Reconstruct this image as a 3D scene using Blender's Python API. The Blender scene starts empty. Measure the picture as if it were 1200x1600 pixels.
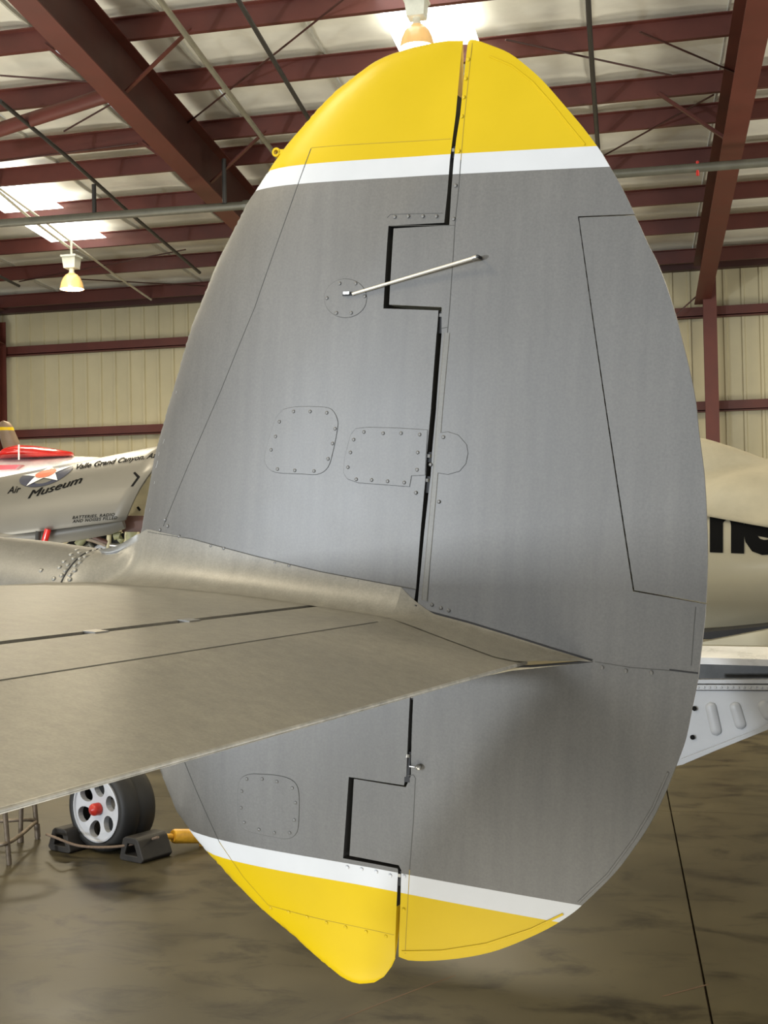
import bpy, bmesh, math, random
from math import sin, cos, pi, radians, sqrt, atan2
from mathutils import Vector as V, Matrix
from mathutils.geometry import delaunay_2d_cdt
random.seed(7)
S = bpy.context.scene
COL = S.collection
# ------------------------------------------------------------------ camera
F = 2000.0                                   # focal length in pixels of a 1200 x 1600 frame
CAM = V((0, 0, 1.75))
PSI, THT, ROL = radians(13), radians(1.0), radians(1.15)
def rz(a): return Matrix.Rotation(a, 3, 'Z')
FW = rz(PSI) @ V((0, cos(THT), sin(THT)))
_r = rz(PSI) @ V((1, 0, 0)); _u = _r.cross(FW)
RT = cos(ROL) * _r - sin(ROL) * _u
UP = sin(ROL) * _r + cos(ROL) * _u
cd = bpy.data.cameras.new('camera'); cam = bpy.data.objects.new('camera', cd); COL.objects.link(cam)
cd.sensor_fit = 'VERTICAL'; cd.sensor_height = 36; cd.lens = F / 1600 * 36; cd.clip_start = .05; cd.clip_end = 300
cam.matrix_world = Matrix.Translation(CAM) @ Matrix((RT, UP, -FW)).transposed().to_4x4()
S.camera = cam
# ------------------------------------------------------------------ light
S.view_settings.view_transform = 'Standard'; S.view_settings.look = 'None'
S.view_settings.exposure = 0.0; S.view_settings.gamma = 1.0; S.view_settings.use_curve_mapping = False
w = bpy.data.worlds.new('daylight'); S.world = w; w.use_nodes = True
bg = w.node_tree.nodes['Background']; bg.inputs[0].default_value = (.90, .95, 1.0, 1); bg.inputs[1].default_value = .6
def area(name, loc, target, sx, sy, power, col):
    l = bpy.data.lights.new(name, 'AREA'); l.shape = 'RECTANGLE'; l.size = sx; l.size_y = sy; l.energy = power; l.color = col
    o = bpy.data.objects.new(name, l); COL.objects.link(o); o.location = loc
    o.rotation_euler = (V(target) - V(loc)).to_track_quat('-Z', 'Y').to_euler(); return o
_n = rz(radians(-13.7)) @ V((0, 1, 0)); _a = rz(radians(-13.7)) @ V((1, 0, 0))
KEY_DIR = V((-.44, -.90, 0)); KEYP = V((-1.45, 0, 0)) + KEY_DIR * 12 + V((0, 0, -.8))    # light standing in for an open door beyond the camera, in the aircraft's frame
_pt = radians(4.4); _af = cos(_pt) * _a - sin(_pt) * V((0, 0, 1)); _fu = sin(_pt) * _a + cos(_pt) * V((0, 0, 1))
_key = CAM + _n * (2.95 + KEYP.y) + _af * KEYP.x + _fu * KEYP.z
area('door_stand_in_light', _key, CAM + _n * 2.9 - _a * 1.4 - V((0, 0, .6)), 0.45, 0.45, 900, (.86, .93, 1.0))
area('door_stand_in_light', _key + V((-.5, 0, 1.25)), CAM + _n * 2.9 - _a * 1.4, 1.3, 0.9, 110, (.86, .93, 1.0))  # second, higher area light, added to light the fin above the tailplane
area('door_stand_in_light', CAM + _n * (2.95 - 11.7) + _af * -2.9 + _fu * .7, CAM + _n * 2.9 - _a * .9, 1.4, 1.4, 230, (.86, .93, 1.0))  # third area light, added to brighten the rear of the rudder
for _x, _y, _s, _p in ((-.65, 2.1, 1.7, 30), (-8, 3.5, 4, 640), (6.5, 6, 4, 640), (-9.5, 12, 4, 520), (7, 15, 4, 520), (5, -5, 5, 250)):
    area('floor_uplight', (_x, _y, .03), (_x, _y + .001, 5), _s, _s, _p, (1, .96, .84))  # unseen uplights added at floor level to brighten the ceiling and lower fin
for _x, _y in ((-4.5, 1.5), (6.5, 5), (-9, 8), (-4, 12), (4.5, 15), (-9, 17), (-3, 18.5)):
    area('overhead_fill_light', (_x, _y, 6.3), (_x, _y + .001, 0), 1.2, 1.2, 235, (1, .87, .62))  # unseen downlights added overhead to brighten the tailplane and hangar
# ------------------------------------------------------------------ helpers
def ray(px, py): return FW * F + RT * (px - 600) - UP * (py - 800)
def onplane(px, py, p0, n):
    d = ray(px, py); return CAM + d * ((V(p0) - CAM).dot(V(n)) / d.dot(V(n)))
def at(px, py, d): return CAM + ray(px, py) * (d / F)
def hit(px, py, fn, d0, d1, it=26):
    "first point along the view line where fn (signed distance to a surface) turns negative"
    d = ray(px, py) / F; n = 40; a = d0
    for i in range(1, n + 1):
        b = d0 + (d1 - d0) * i / n
        if fn(CAM + d * b) < 0: break
        a = b
    for _ in range(it):
        m = (a + b) / 2
        if fn(CAM + d * m) < 0: b = m
        else: a = m
    return CAM + d * a
def link(name, me, mats, parent=None, smooth=None):
    o = bpy.data.objects.new(name, me); COL.objects.link(o)
    for m in (mats if isinstance(mats, (list, tuple)) else [mats]):
        if len(me.materials) < (len(mats) if isinstance(mats, (list, tuple)) else 1): me.materials.append(m)
    if parent is not None: o.parent = parent
    if smooth is not None:
        me.shade_smooth()
        if smooth < 180: me.set_sharp_from_angle(angle=radians(smooth))
    return o
def obj(name, bm, mats, parent=None, smooth=None):
    me = bpy.data.meshes.new(name); bmesh.ops.recalc_face_normals(bm, faces=bm.faces[:]); bm.to_mesh(me); bm.free()
    return link(name, me, mats, parent, smooth)
def inst(name, me, mat, parent, loc, rot=None):
    o = bpy.data.objects.new(name, me); COL.objects.link(o); o.parent = parent
    if len(me.materials) == 0: me.materials.append(mat)
    o.matrix_local = Matrix.Translation(loc) @ (rot.to_4x4() if rot else Matrix())
    return o
def thing(name, label, cat, loc=(0, 0, 0), group=None, mat3=None):
    o = bpy.data.objects.new(name, None); COL.objects.link(o); o.empty_display_size = .1
    o.matrix_world = Matrix.Translation(loc) @ (mat3.to_4x4() if mat3 else Matrix())
    tag(o, label, cat, group); return o
def tag(o, label=None, cat=None, group=None, kind=None):
    for k, v in (('label', label), ('category', cat), ('group', group), ('kind', kind)):
        if v: o[k] = v
    return o
def box(bm, a, b):
    "axis box between two corners"
    vs = [bm.verts.new((x, y, z)) for x in (a[0], b[0]) for y in (a[1], b[1]) for z in (a[2], b[2])]
    for f in ((0, 1, 3, 2), (4, 6, 7, 5), (0, 4, 5, 1), (2, 3, 7, 6), (0, 2, 6, 4), (1, 5, 7, 3)): bm.faces.new([vs[i] for i in f])
def sweep(bm, path, prof, upv=V((0, 0, 1)), cap=True, closed=True):
    "carry a 2D profile (side, up) along a path"
    rows = []
    for i, p in enumerate(path):
        d = (path[min(i + 1, len(path) - 1)] - path[max(i - 1, 0)]).normalized()
        s = d.cross(upv)
        if s.length < 1e-4: s = d.cross(V((1, 0, 0)))
        s.normalize(); u = s.cross(d)
        rows.append([bm.verts.new(p + s * a + u * b) for a, b in prof])
    n = len(prof)
    for r0, r1 in zip(rows, rows[1:]):
        for k in range(n if closed else n - 1): bm.faces.new((r0[k], r0[(k + 1) % n], r1[(k + 1) % n], r1[k]))
    if cap and closed:
        bm.faces.new(rows[0][::-1]); bm.faces.new(rows[-1])
def circ(r, n=10): return [(r * cos(2 * pi * k / n), r * sin(2 * pi * k / n)) for k in range(n)]
def tube(name, pts, r, mat, parent=None, n=10, smooth=60):
    bm = bmesh.new(); sweep(bm, [V(p) for p in pts], circ(r, n)); return obj(name, bm, mat, parent, smooth)
def lathe(bm, prof, n=24, cap0=False, cap1=False, org=V((0, 0, 0)), ax=V((0, 0, 1))):
    "revolve (radius, height) points about an axis"
    q = ax.to_track_quat('Z', 'Y').to_matrix(); rows = []
    for r, h in prof: rows.append([bm.verts.new(org + q @ V((r * cos(2 * pi * k / n), r * sin(2 * pi * k / n), h))) for k in range(n)])
    for a, b in zip(rows, rows[1:]):
        for k in range(n): bm.faces.new((a[k], a[(k + 1) % n], b[(k + 1) % n], b[k]))
    if cap0: bm.faces.new(rows[0][::-1])
    if cap1: bm.faces.new(rows[-1])
def grid(bm, nu, nv, fn, back=None):
    vs = [[bm.verts.new(fn(i / nu, j / nv)) for j in range(nv + 1)] for i in range(nu + 1)]
    for i in range(nu):
        for j in range(nv): bm.faces.new((vs[i][j], vs[i + 1][j], vs[i + 1][j + 1], vs[i][j + 1]))
    return vs
def interp(t, x):
    if x <= t[0][0]: return t[0][1]
    for (a, b), (c, d) in zip(t, t[1:]):
        if x <= c: return b + (d - b) * (x - a) / (c - a)
    return t[-1][1]
def inside(p, poly):
    x, y = p[0], p[1]; r = False; j = len(poly) - 1
    for i in range(len(poly)):
        xi, yi = poly[i][0], poly[i][1]; xj, yj = poly[j][0], poly[j][1]
        if (yi > y) != (yj > y) and x < (xj - xi) * (y - yi) / (yj - yi) + xi: r = not r
        j = i
    return r
def dseg(p, a, b):
    ax, ay = a[0], a[1]; dx, dy = b[0] - ax, b[1] - ay; l = dx * dx + dy * dy
    t = 0 if l == 0 else max(0, min(1, ((p[0] - ax) * dx + (p[1] - ay) * dy) / l))
    return math.hypot(p[0] - ax - t * dx, p[1] - ay - t * dy)
def dpoly(p, pl): return min(dseg(p, a, b) for a, b in zip(pl, pl[1:]))
def resample(pl, step, closed=False):
    pl = list(pl) + ([pl[0]] if closed else []); out = []
    for a, b in zip(pl, pl[1:]):
        a, b = V(a), V(b); n = max(1, int(round((b - a).length / step)))
        out += [a + (b - a) * k / n for k in range(n)]
    if not closed: out.append(V(pl[-1]))
    return out
def smooth_line(pl, n=6):
    "Catmull-Rom through the points"
    P = [V(p) for p in pl]; P = [2 * P[0] - P[1]] + P + [2 * P[-1] - P[-2]]; out = []
    for i in range(1, len(P) - 2):
        a, b, c, d = P[i - 1:i + 3]
        for k in range(n):
            t = k / n
            out.append(.5 * (2 * b + (c - a) * t + (2 * a - 5 * b + 4 * c - d) * t * t + (3 * b - a - 3 * c + d) * t ** 3))
    return out + [P[-2]]
# ------------------------------------------------------------------ materials
def mat(name, col, rough=.5, metal=0, var=.12, scale=6, stretch=(1, 1, 1), bump=0, bscale=60, spec=.5, col2=None, rvar=.1, emit=None, estr=0, coat=0, alpha=1, det=5):
    m = bpy.data.materials.new(name); m.use_nodes = True; nt = m.node_tree; N = nt.nodes; L = nt.links
    b = N['Principled BSDF']; b.inputs['Metallic'].default_value = metal
    b.inputs['Specular IOR Level'].default_value = spec; b.inputs['Coat Weight'].default_value = coat
    tc = N.new('ShaderNodeTexCoord'); mp = N.new('ShaderNodeMapping'); mp.inputs['Scale'].default_value = stretch
    L.new(tc.outputs['Object'], mp.inputs[0])
    nz = N.new('ShaderNodeTexNoise'); nz.inputs['Scale'].default_value = scale; nz.inputs['Detail'].default_value = det; nz.inputs['Roughness'].default_value = .6
    L.new(mp.outputs[0], nz.inputs['Vector'])
    rp = N.new('ShaderNodeValToRGB'); c = V(col); c2 = V(col2) if col2 else c * (1 + var); c1 = c * (1 - var) if not col2 else c
    rp.color_ramp.elements[0].color = (*c1, 1); rp.color_ramp.elements[1].color = (*c2, 1)
    rp.color_ramp.elements[0].position = .32; rp.color_ramp.elements[1].position = .68
    L.new(nz.outputs[0], rp.inputs[0]); L.new(rp.outputs[0], b.inputs['Base Color'])
    mr = N.new('ShaderNodeMapRange'); mr.inputs[3].default_value = max(.02, rough - rvar); mr.inputs[4].default_value = min(1, rough + rvar)
    L.new(nz.outputs[0], mr.inputs[0]); L.new(mr.outputs[0], b.inputs['Roughness'])
    if bump:
        n2 = N.new('ShaderNodeTexNoise'); n2.inputs['Scale'].default_value = bscale; n2.inputs['Detail'].default_value = 4
        L.new(mp.outputs[0], n2.inputs['Vector']); bp = N.new('ShaderNodeBump'); bp.inputs['Strength'].default_value = bump; bp.inputs['Distance'].default_value = .01
        L.new(n2.outputs[0], bp.inputs['Height']); L.new(bp.outputs[0], b.inputs['Normal'])
    if emit:
        b.inputs['Emission Color'].default_value = (*emit, 1); b.inputs['Emission Strength'].default_value = estr
    m.diffuse_color = (*col, 1); return m
def weathered(name, col, rough):
    "matt aircraft paint: cloudy patches, rain streaks running down, fine scuffs"
    m = mat(name, col, rough, var=.10, scale=3.2, rvar=.05, spec=1.0); nt = m.node_tree; N = nt.nodes; L = nt.links; b = N['Principled BSDF']
    tc = [n for n in N if n.type == 'TEX_COORD'][0]; base = b.inputs['Base Color'].links[0].from_socket
    mp = N.new('ShaderNodeMapping'); mp.inputs['Scale'].default_value = (22, 22, 1.6); L.new(tc.outputs['Object'], mp.inputs[0])
    nz = N.new('ShaderNodeTexNoise'); nz.inputs['Scale'].default_value = 1.6; nz.inputs['Detail'].default_value = 6; L.new(mp.outputs[0], nz.inputs['Vector'])
    mr = N.new('ShaderNodeMapRange'); mr.inputs[1].default_value = .3; mr.inputs[2].default_value = .72; mr.inputs[3].default_value = .90; mr.inputs[4].default_value = 1.13; L.new(nz.outputs[0], mr.inputs[0])
    n3 = N.new('ShaderNodeTexNoise'); n3.inputs['Scale'].default_value = 180; n3.inputs['Detail'].default_value = 3; L.new(tc.outputs['Object'], n3.inputs['Vector'])
    m3 = N.new('ShaderNodeMapRange'); m3.inputs[1].default_value = .3; m3.inputs[2].default_value = .7; m3.inputs[3].default_value = .88; m3.inputs[4].default_value = 1.12; L.new(n3.outputs[0], m3.inputs[0])
    mu = N.new('ShaderNodeMath'); mu.operation = 'MULTIPLY'; L.new(mr.outputs[0], mu.inputs[0]); L.new(m3.outputs[0], mu.inputs[1])
    vm = N.new('ShaderNodeVectorMath'); vm.operation = 'SCALE'; L.new(base, vm.inputs[0]); L.new(mu.outputs[0], vm.inputs['Scale']); L.new(vm.outputs[0], b.inputs['Base Color'])
    return m
M = {}
M['gray'] = weathered('weathered_grey_paint', (.090, .085, .076), .48)
M['stabgray_lit'] = weathered('weathered_grey_paint_toplit', (.205, .19, .155), .45)  # the fin's grey, lightened in colour for light falling from above
M['filgray_lightened'] = weathered('weathered_grey_paint_lightened', (.125, .118, .10), .47)  # same grey, its colour lightened less than the tailplane's
M['rivet'] = mat('pale_rivet_head', (.27, .26, .23), .35, metal=.3)
M['nose'] = weathered('tan_rudder_nose_paint', (.115, .107, .085), .5)
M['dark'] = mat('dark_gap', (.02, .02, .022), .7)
M['seam'] = mat('seam_shadow', (.07, .068, .062), .7)
M['seamy'] = mat('yellow_seam_shadow', (.36, .25, .012), .6)
M['primer'] = mat('tan_nose_skin', (.30, .28, .20), .5)
M['yellow'] = mat('yellow_tip_paint', (.62, .43, .006), .35, var=.03, rvar=.05, scale=4, spec=.25)
M['white'] = mat('white_stripe_paint', (.61, .62, .635), .4, var=.03, spec=.25)
M['steel'] = mat('brushed_steel', (.45, .44, .42), .35, metal=.9)
M['rod'] = mat('pale_rod', (.62, .58, .50), .35, metal=.3)
M['red_steel'] = mat('red_oxide_steel', (.105, .024, .015), .5, var=.15, scale=2)
M['dark_steel'] = mat('dark_red_oxide_steel', (.055, .015, .010), .55, var=.15, scale=2)
M['insul'] = mat('white_vinyl_insulation', (.82, .79, .67), .45, var=.05, scale=3, bump=.25, bscale=9)
M['insul_seam'] = mat('insulation_tab', (.50, .48, .40), .5)
M['wall'] = mat('cream_wall_sheet', (.56, .50, .32), .45, var=.06, scale=1.2)
M['skylight'] = mat('skylight_sheet', (.9, .92, .9), .4, emit=(1, 1, .97), estr=5)
M['galv'] = mat('galvanised_pipe', (.13, .125, .095), .4, metal=.2)
M['black_pipe'] = mat('black_iron_pipe', (.035, .032, .028), .45)
M['olive'] = mat('olive_conduit', (.22, .20, .14), .5)
M['cream_conduit'] = mat('cream_conduit', (.62, .58, .44), .45)
M['lampbox'] = mat('cream_lamp_housing', (.72, .72, .60), .45)
M['glow'] = mat('lamp_glow', (1, .9, .7), .4, emit=(1, .86, .58), estr=14)
M['amber'] = mat('prismatic_lamp_bowl', (.70, .42, .16), .2, emit=(1, .62, .22), estr=.28)
M['bare'] = mat('pale_grey_aircraft_skin', (.145, .139, .122), .4, var=.05, scale=1.5)
M['redp'] = mat('glossy_red_paint', (.55, .02, .015), .2, coat=.4)
M['whitep'] = mat('glossy_white_paint', (.88, .88, .86), .25)
M['navy'] = mat('navy_insignia', (.035, .04, .07), .4)
M['orange'] = mat('faded_red_insignia', (.62, .16, .08), .4)
M['black'] = mat('black_lettering', (.008, .008, .008), .85, spec=.1)
M['prop'] = mat('brown_blade', (.16, .11, .07), .45)
M['olivep'] = mat('olive_primer', (.27, .27, .15), .5)
M['brownp'] = mat('brown_part', (.11, .05, .035), .5)
M['creamp'] = mat('cream_primer', (.58, .52, .33), .5)
M['cloth'] = mat('beige_canvas', (.47, .42, .30), .85, var=.08, scale=5, bump=.3, bscale=30)
M['gloss'] = mat('glossy_grey_skin', (.50, .46, .34), .16, var=.05, scale=2, rvar=.05)
M['alu'] = mat('soiled_aluminium', (.06, .06, .058), .5, metal=.2, var=.6, scale=5)
M['bay'] = mat('pale_grey_bay_paint', (.36, .37, .39), .4, var=.05)
M['rubber'] = mat('black_rubber', (.014, .0135, .013), .6, var=.25)
M['chock'] = mat('worn_black_rubber', (.022, .019, .016), .65, var=.35, scale=12)
M['rim'] = mat('silver_wheel_paint', (.50, .51, .54), .4, var=.06)
M['hub'] = mat('red_hub_cap', (.52, .03, .02), .35)
M['rope'] = mat('brown_rope', (.17, .12, .085), .85, var=.25, scale=90)
M['towbar'] = mat('chipped_yellow_towbar', (.68, .36, .03), .45, var=.2, scale=18)
M['rust'] = mat('rusty_steel_rod', (.17, .135, .10), .5, metal=.5, var=.3, scale=25)
def floor_mat():
    m = mat('stained_concrete', (.058, .048, .026), .36, spec=.2, var=.35, scale=1.3, rvar=.12, det=8); nt = m.node_tree; N = nt.nodes; L = nt.links; b = N['Principled BSDF']
    tc = [n for n in N if n.type == 'TEX_COORD'][0]; base = b.inputs['Base Color'].links[0].from_socket
    n2 = N.new('ShaderNodeTexNoise'); n2.inputs['Scale'].default_value = 3.4; n2.inputs['Detail'].default_value = 7; n2.inputs['Roughness'].default_value = .65; n2.inputs['Distortion'].default_value = .6
    mp = N.new('ShaderNodeMapping'); mp.inputs['Scale'].default_value = (.75, 1.2, 1); L.new(tc.outputs['Object'], mp.inputs[0]); L.new(mp.outputs[0], n2.inputs['Vector'])
    rp = N.new('ShaderNodeValToRGB'); rp.color_ramp.elements[0].position = .34; rp.color_ramp.elements[0].color = (.22, .19, .16, 1); rp.color_ramp.elements[1].position = .50; rp.color_ramp.elements[1].color = (1, 1, 1, 1)
    L.new(n2.outputs[0], rp.inputs[0])
    mx = N.new('ShaderNodeMix'); mx.data_type = 'RGBA'; mx.blend_type = 'MULTIPLY'; mx.inputs[0].default_value = 1
    L.new(base, mx.inputs[6]); L.new(rp.outputs[0], mx.inputs[7]); L.new(mx.outputs[2], b.inputs['Base Color'])
    return m
M['floor'] = floor_mat()
M['joint'] = mat('joint_filler', (.11, .06, .032), .7)
# ------------------------------------------------------------------ hangar shell
YW, ZE = 23.0, 6.55                          # back wall and the underside of the roof where it meets it
SH = -.035                                   # the frames run very slightly askew of the wall
def roof_z(y): return ZE + (YW - y) / 12
def on_roof(px, py, dz=0): return onplane(px, py, (0, YW, ZE + dz), (0, 1 / 12, 1))
X0, X1, YF = -19.0, 12.0, -9.0
floor = tag(bpy.data.objects.new('floor', None), kind='structure'); COL.objects.link(floor)
bm = bmesh.new(); box(bm, (X0 - 3, YF - 6, -.2), (X1 + 3, YW, -.03)); obj('floor_bed', bm, M['joint'], floor)
def jx(x, y): return x - .048 * y
ys = [YF - 6, -4.2, 2.0, 8.15, 14.3, 20.5, YW]; xs = [-21.7, -12.2, -5.9, .295, 6.5, 14.5]
for i in range(len(xs) - 1):
    for j in range(len(ys) - 1):
        g = .0045; bm = bmesh.new()
        q = [(jx(xs[i], ys[j]) + g, ys[j] + g * .4), (jx(xs[i + 1], ys[j]) - g, ys[j] + g * .4), (jx(xs[i + 1], ys[j + 1]) - g, ys[j + 1] - g * .4), (jx(xs[i], ys[j + 1]) + g, ys[j + 1] - g * .4)]
        lo = [bm.verts.new((x, y, -.03)) for x, y in q]; hi = [bm.verts.new((x, y, 0)) for x, y in q]
        bm.faces.new(hi); bm.faces.new(lo[::-1])
        for k in range(4): bm.faces.new((lo[k], lo[(k + 1) % 4], hi[(k + 1) % 4], hi[k]))
        obj('slab', bm, M['floor'], floor)
for pts in (((530, 1594), (600, 1566), (660, 1543), (712, 1524)), ((1035, 1557), (1070, 1548), (1108, 1538))):
    bm = bmesh.new(); rows = []
    for px, py in pts:
        p = onplane(px, py, (0, 0, 0), (0, 0, 1)); rows.append([bm.verts.new((p.x, p.y - .006, .0006)), bm.verts.new((p.x, p.y + .006, .0006))])
    for a, b in zip(rows, rows[1:]): bm.faces.new((a[0], b[0], b[1], a[1]))
    obj('floor_crack', bm, M['joint'], floor)
wall = tag(bpy.data.objects.new('wall_back', None), kind='structure'); COL.objects.link(wall); wall.location = (0, YW, 0)
bm = bmesh.new(); pw = .905                  # one sheet: three ribs and flats between
prof = []
for k in range(3):
    x = k * pw / 3
    prof += [(x, 0), (x + .205, 0), (x + .222, -.032), (x + .262, -.032), (x + .279, 0)]
prof.append((pw, 0))
pv = [[bm.verts.new((x, y, z)) for z in (0, ZE + .05)] for x, y in prof]
for a, b in zip(pv, pv[1:]): bm.faces.new((a[0], b[0], b[1], a[1]))
me = bpy.data.meshes.new('wall_panel'); bm.to_mesh(me); bm.free()
for k in range(int((X1 - X0) / pw)): inst('wall_panel', me, M['wall'], wall, (X0 + k * pw, .0, 0))
def bar(name, a, b, pr, m, parent, upv=V((0, 0, 1))):
    bm = bmesh.new(); sweep(bm, [V(a), V(b)], pr, upv); return obj(name, bm, m, parent)
ZED = [(0, -.1), (.075, -.1), (.075, -.085), (.008, -.092), (.008, .092), (-.075, .085), (-.075, .1), (0, .1)]
for z in (5.49, 3.85, 2.25):
    bar('girt', (X0, -.115, z), (X1, -.115, z), [(.07, -.09), (.07, -.06), (.085, -.06), (.085, .09), (-.08, .09), (-.08, .075), (.07, .075), (.07, -.075), (-.08, -.075), (-.08, -.09)], M['red_steel'], wall)
bar('girt', (X0, -.12, 6.36), (X1, -.12, 6.36), [(-.09, -.12), (.1, -.12), (.1, .12), (-.09, .12)], M['dark_steel'], wall)
ceil = tag(bpy.data.objects.new('ceiling', None), kind='structure'); COL.objects.link(ceil); ceil.location = (0, 0, ZE)
def C_(x, y, dz=0): return V((x, y, (YW - y) / 12 + dz))   # ceiling local point
PURL = [22.42, 20.73, 19.3, 17.82, 16.36, 15.45, 14.01, 12.66, 11.2, 9.7, 8.2, 6.7, 5.2, 3.7, 2.2, .7, -.8, -2.3, -3.8, -5.3, -6.8, -8.3]
nodes_y = sorted(PURL + [YW])
SKY = [(-9.98, -9.0, 16.5, 19.48), (-2.92, -2.02, 10.9, 13.86), (-16.9, -15.9, 16.5, 19.48), (4.6, 5.6, 10.9, 13.86)]
x = -19.05; wd = 1.49; k = 0
while x < 11.5:
    bm = bmesh.new(); rnd = random.Random(k)
    yy = []
    for a, b in zip(nodes_y, nodes_y[1:]):
        n = 6
        for i in range(n): yy.append((a + (b - a) * i / n, i / n))
    yy.append((nodes_y[-1], 0)); nx = 8
    amp = [rnd.uniform(.05, .10) for _ in range(40)]
    def P(i, j):
        y, t = yy[j]; u = i / nx
        sag = amp[min(j // 6, 39)] * sin(pi * t) * (.55 + .45 * sin(pi * u)) + .035 * (abs(2 * u - 1) ** 6) + .012 * sin(9 * u + j)* sin(pi * t)
        return C_(x + SH * (y - 23) + .012 + (wd - .024) * u, y, .02 - sag)
    g = [[bm.verts.new(P(i, j)) for j in range(len(yy))] for i in range(nx + 1)]
    def holed(px_, y):
        X = px_; return any(a - .02 < X < b + .02 and c < y < d for a, b, c, d in SKY)
    for i in range(nx):
        for j in range(len(yy) - 1):
            bm.faces.new((g[i][j], g[i + 1][j], g[i + 1][j + 1], g[i][j + 1]))
    obj('insulation_strip', bm, M['insul'], ceil, 40)
    bm = bmesh.new(); path = []
    for j in range(len(yy)):
        y, t = yy[j]; path.append(C_(x + SH * (y - 23), y, -.035 - .06 * sin(pi * t)))
    sweep(bm, path, [(-.012, -.018), (.012, -.018), (.008, .05), (-.008, .05)]); obj('insulation_tab', bm, M['insul_seam'], ceil)
    x += wd; k += 1
for a, b, c, d in SKY:
    cuts = [c] + [p for p in PURL[::-1] if c < p < d] + [d]
    for y0, y1 in zip(cuts, cuts[1:]):
        y0 += .05 if y0 != c else 0; y1 -= .05 if y1 != d else 0
        bm = bmesh.new(); q = [(a, y0), (b, y0), (b, y1), (a, y1)]
        lo = [bm.verts.new(C_(X, y, -.19)) for X, y in q]; hi = [bm.verts.new(C_(X, y, -.18)) for X, y in q]
        bm.faces.new(lo[::-1]); bm.faces.new(hi)
        for k in range(4): bm.faces.new((lo[k], lo[(k + 1) % 4], hi[(k + 1) % 4], hi[k]))
        obj('skylight_sheet', bm, M['skylight'], ceil)
PZ = [(-.006, -.11), (-.075, -.11), (-.075, -.095), (-.012, -.098), (-.012, .11), (.075, .11), (.075, .098), (.006, .098)]
for y in PURL:
    bar('purlin', C_(X0, y, -.20), C_(X1, y, -.20), PZ, M['red_steel'], ceil)
def rafter(xb, yb, y0, y1, d0, d1, wf, parent):
    "tapered I beam: bottom flange, web, top flange"
    for nm, pr in (('rafter_web', None), ('rafter_flange', 'b'), ('rafter_flange', 't')):
        bm = bmesh.new(); n = 1; rows = []
        for k in range(2):
            y = (y0, y1)[k]; dep = (d0, d1)[k]; xx = xb + SH * (y - yb); top = -.31; bot = top - dep
            if pr is None: q = [(-.008, bot + .012), (.008, bot + .012), (.008, top - .012), (-.008, top - .012)]
            elif pr == 'b': q = [(-wf / 2, bot - .004), (wf / 2, bot - .004), (wf / 2, bot + .012), (-wf / 2, bot + .012)]
            else: q = [(-wf / 2, top - .012), (wf / 2, top - .012), (wf / 2, top), (-wf / 2, top)]
            rows.append([bm.verts.new(C_(xx + a, y, b)) for a, b in q])
        for i in range(4): bm.faces.new((rows[0][i], rows[0][(i + 1) % 4], rows[1][(i + 1) % 4], rows[1][i]))
        bm.faces.new(rows[0]); bm.faces.new(rows[1])
        obj(nm, bm, M['dark_steel'] if pr is None else M['red_steel'], parent)
RX = [(-5.86, 15.5), (.71, 15.5), (-12.6, 15.5), (7.2, 15.5)]
for xb, yb in RX:
    rafter(xb, yb, 22.6, -8.5, .68, .56, .26, ceil)
    xc = xb + SH * (22.6 - yb) + (.12 if xb > 0 else -.02)
    for nm, q in (('column_flange', ((-.11, 22.28, .11, 22.295))), ('column_flange', (-.11, 22.68, .11, 22.695)), ('column_web', (-.006, 22.29, .006, 22.69))):
        bm = bmesh.new(); box(bm, (xc + q[0], q[1] - YW, 0), (xc + q[2], q[3] - YW, 6.05)); obj(nm, bm, M['red_steel'], wall)
    # flange braces from the bottom flange up to the purlins on both sides
    for y in PURL[1:9:2]:
        for s in (-1, 1):
            if xb > 0 and not (s < 0 and abs(y - 15.45) < .1): continue
            xx = xb + SH * (y - yb)
            bar('flange_brace', C_(xx + s * .1, y, -.88), C_(xx + s * .85, y, -.28), [(-.03, -.003), (.03, -.003), (.03, .003), (.0, .003), (0, .03), (-.03, .03)], M['red_steel'], ceil)
def rod(a, b, r, m): return tube('tie_rod', [a, b], r, m, ceil, 6)
def roofline(p, dz=-.33):
    q = on_roof(*p, dz); q.z -= ZE; return q
for a, b in (((290, 195), (545, -8)), ((790, 62), (1050, 118)), ((1000, 50), (1160, 118)), ((940, 245), (1115, 148)), ((0, 252), (215, 224)), ((30, 440), (290, 390)), ((120, 436), (320, 447)), ((0, 118), (140, 128)), ((100, 205), (175, 162))):
    rod(roofline(a), roofline(b), .011, M['dark_steel'])
rod(V((.45, 22.3, 5.75 - ZE)), V((-5.9, 22.4, -ZE + .4)), .014, M['dark_steel'])
a, b = roofline((-60, 222), -.6), roofline((172, 147), -.5)
tube('strut', [a, b], .085, M['red_steel'], ceil, 12)
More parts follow.
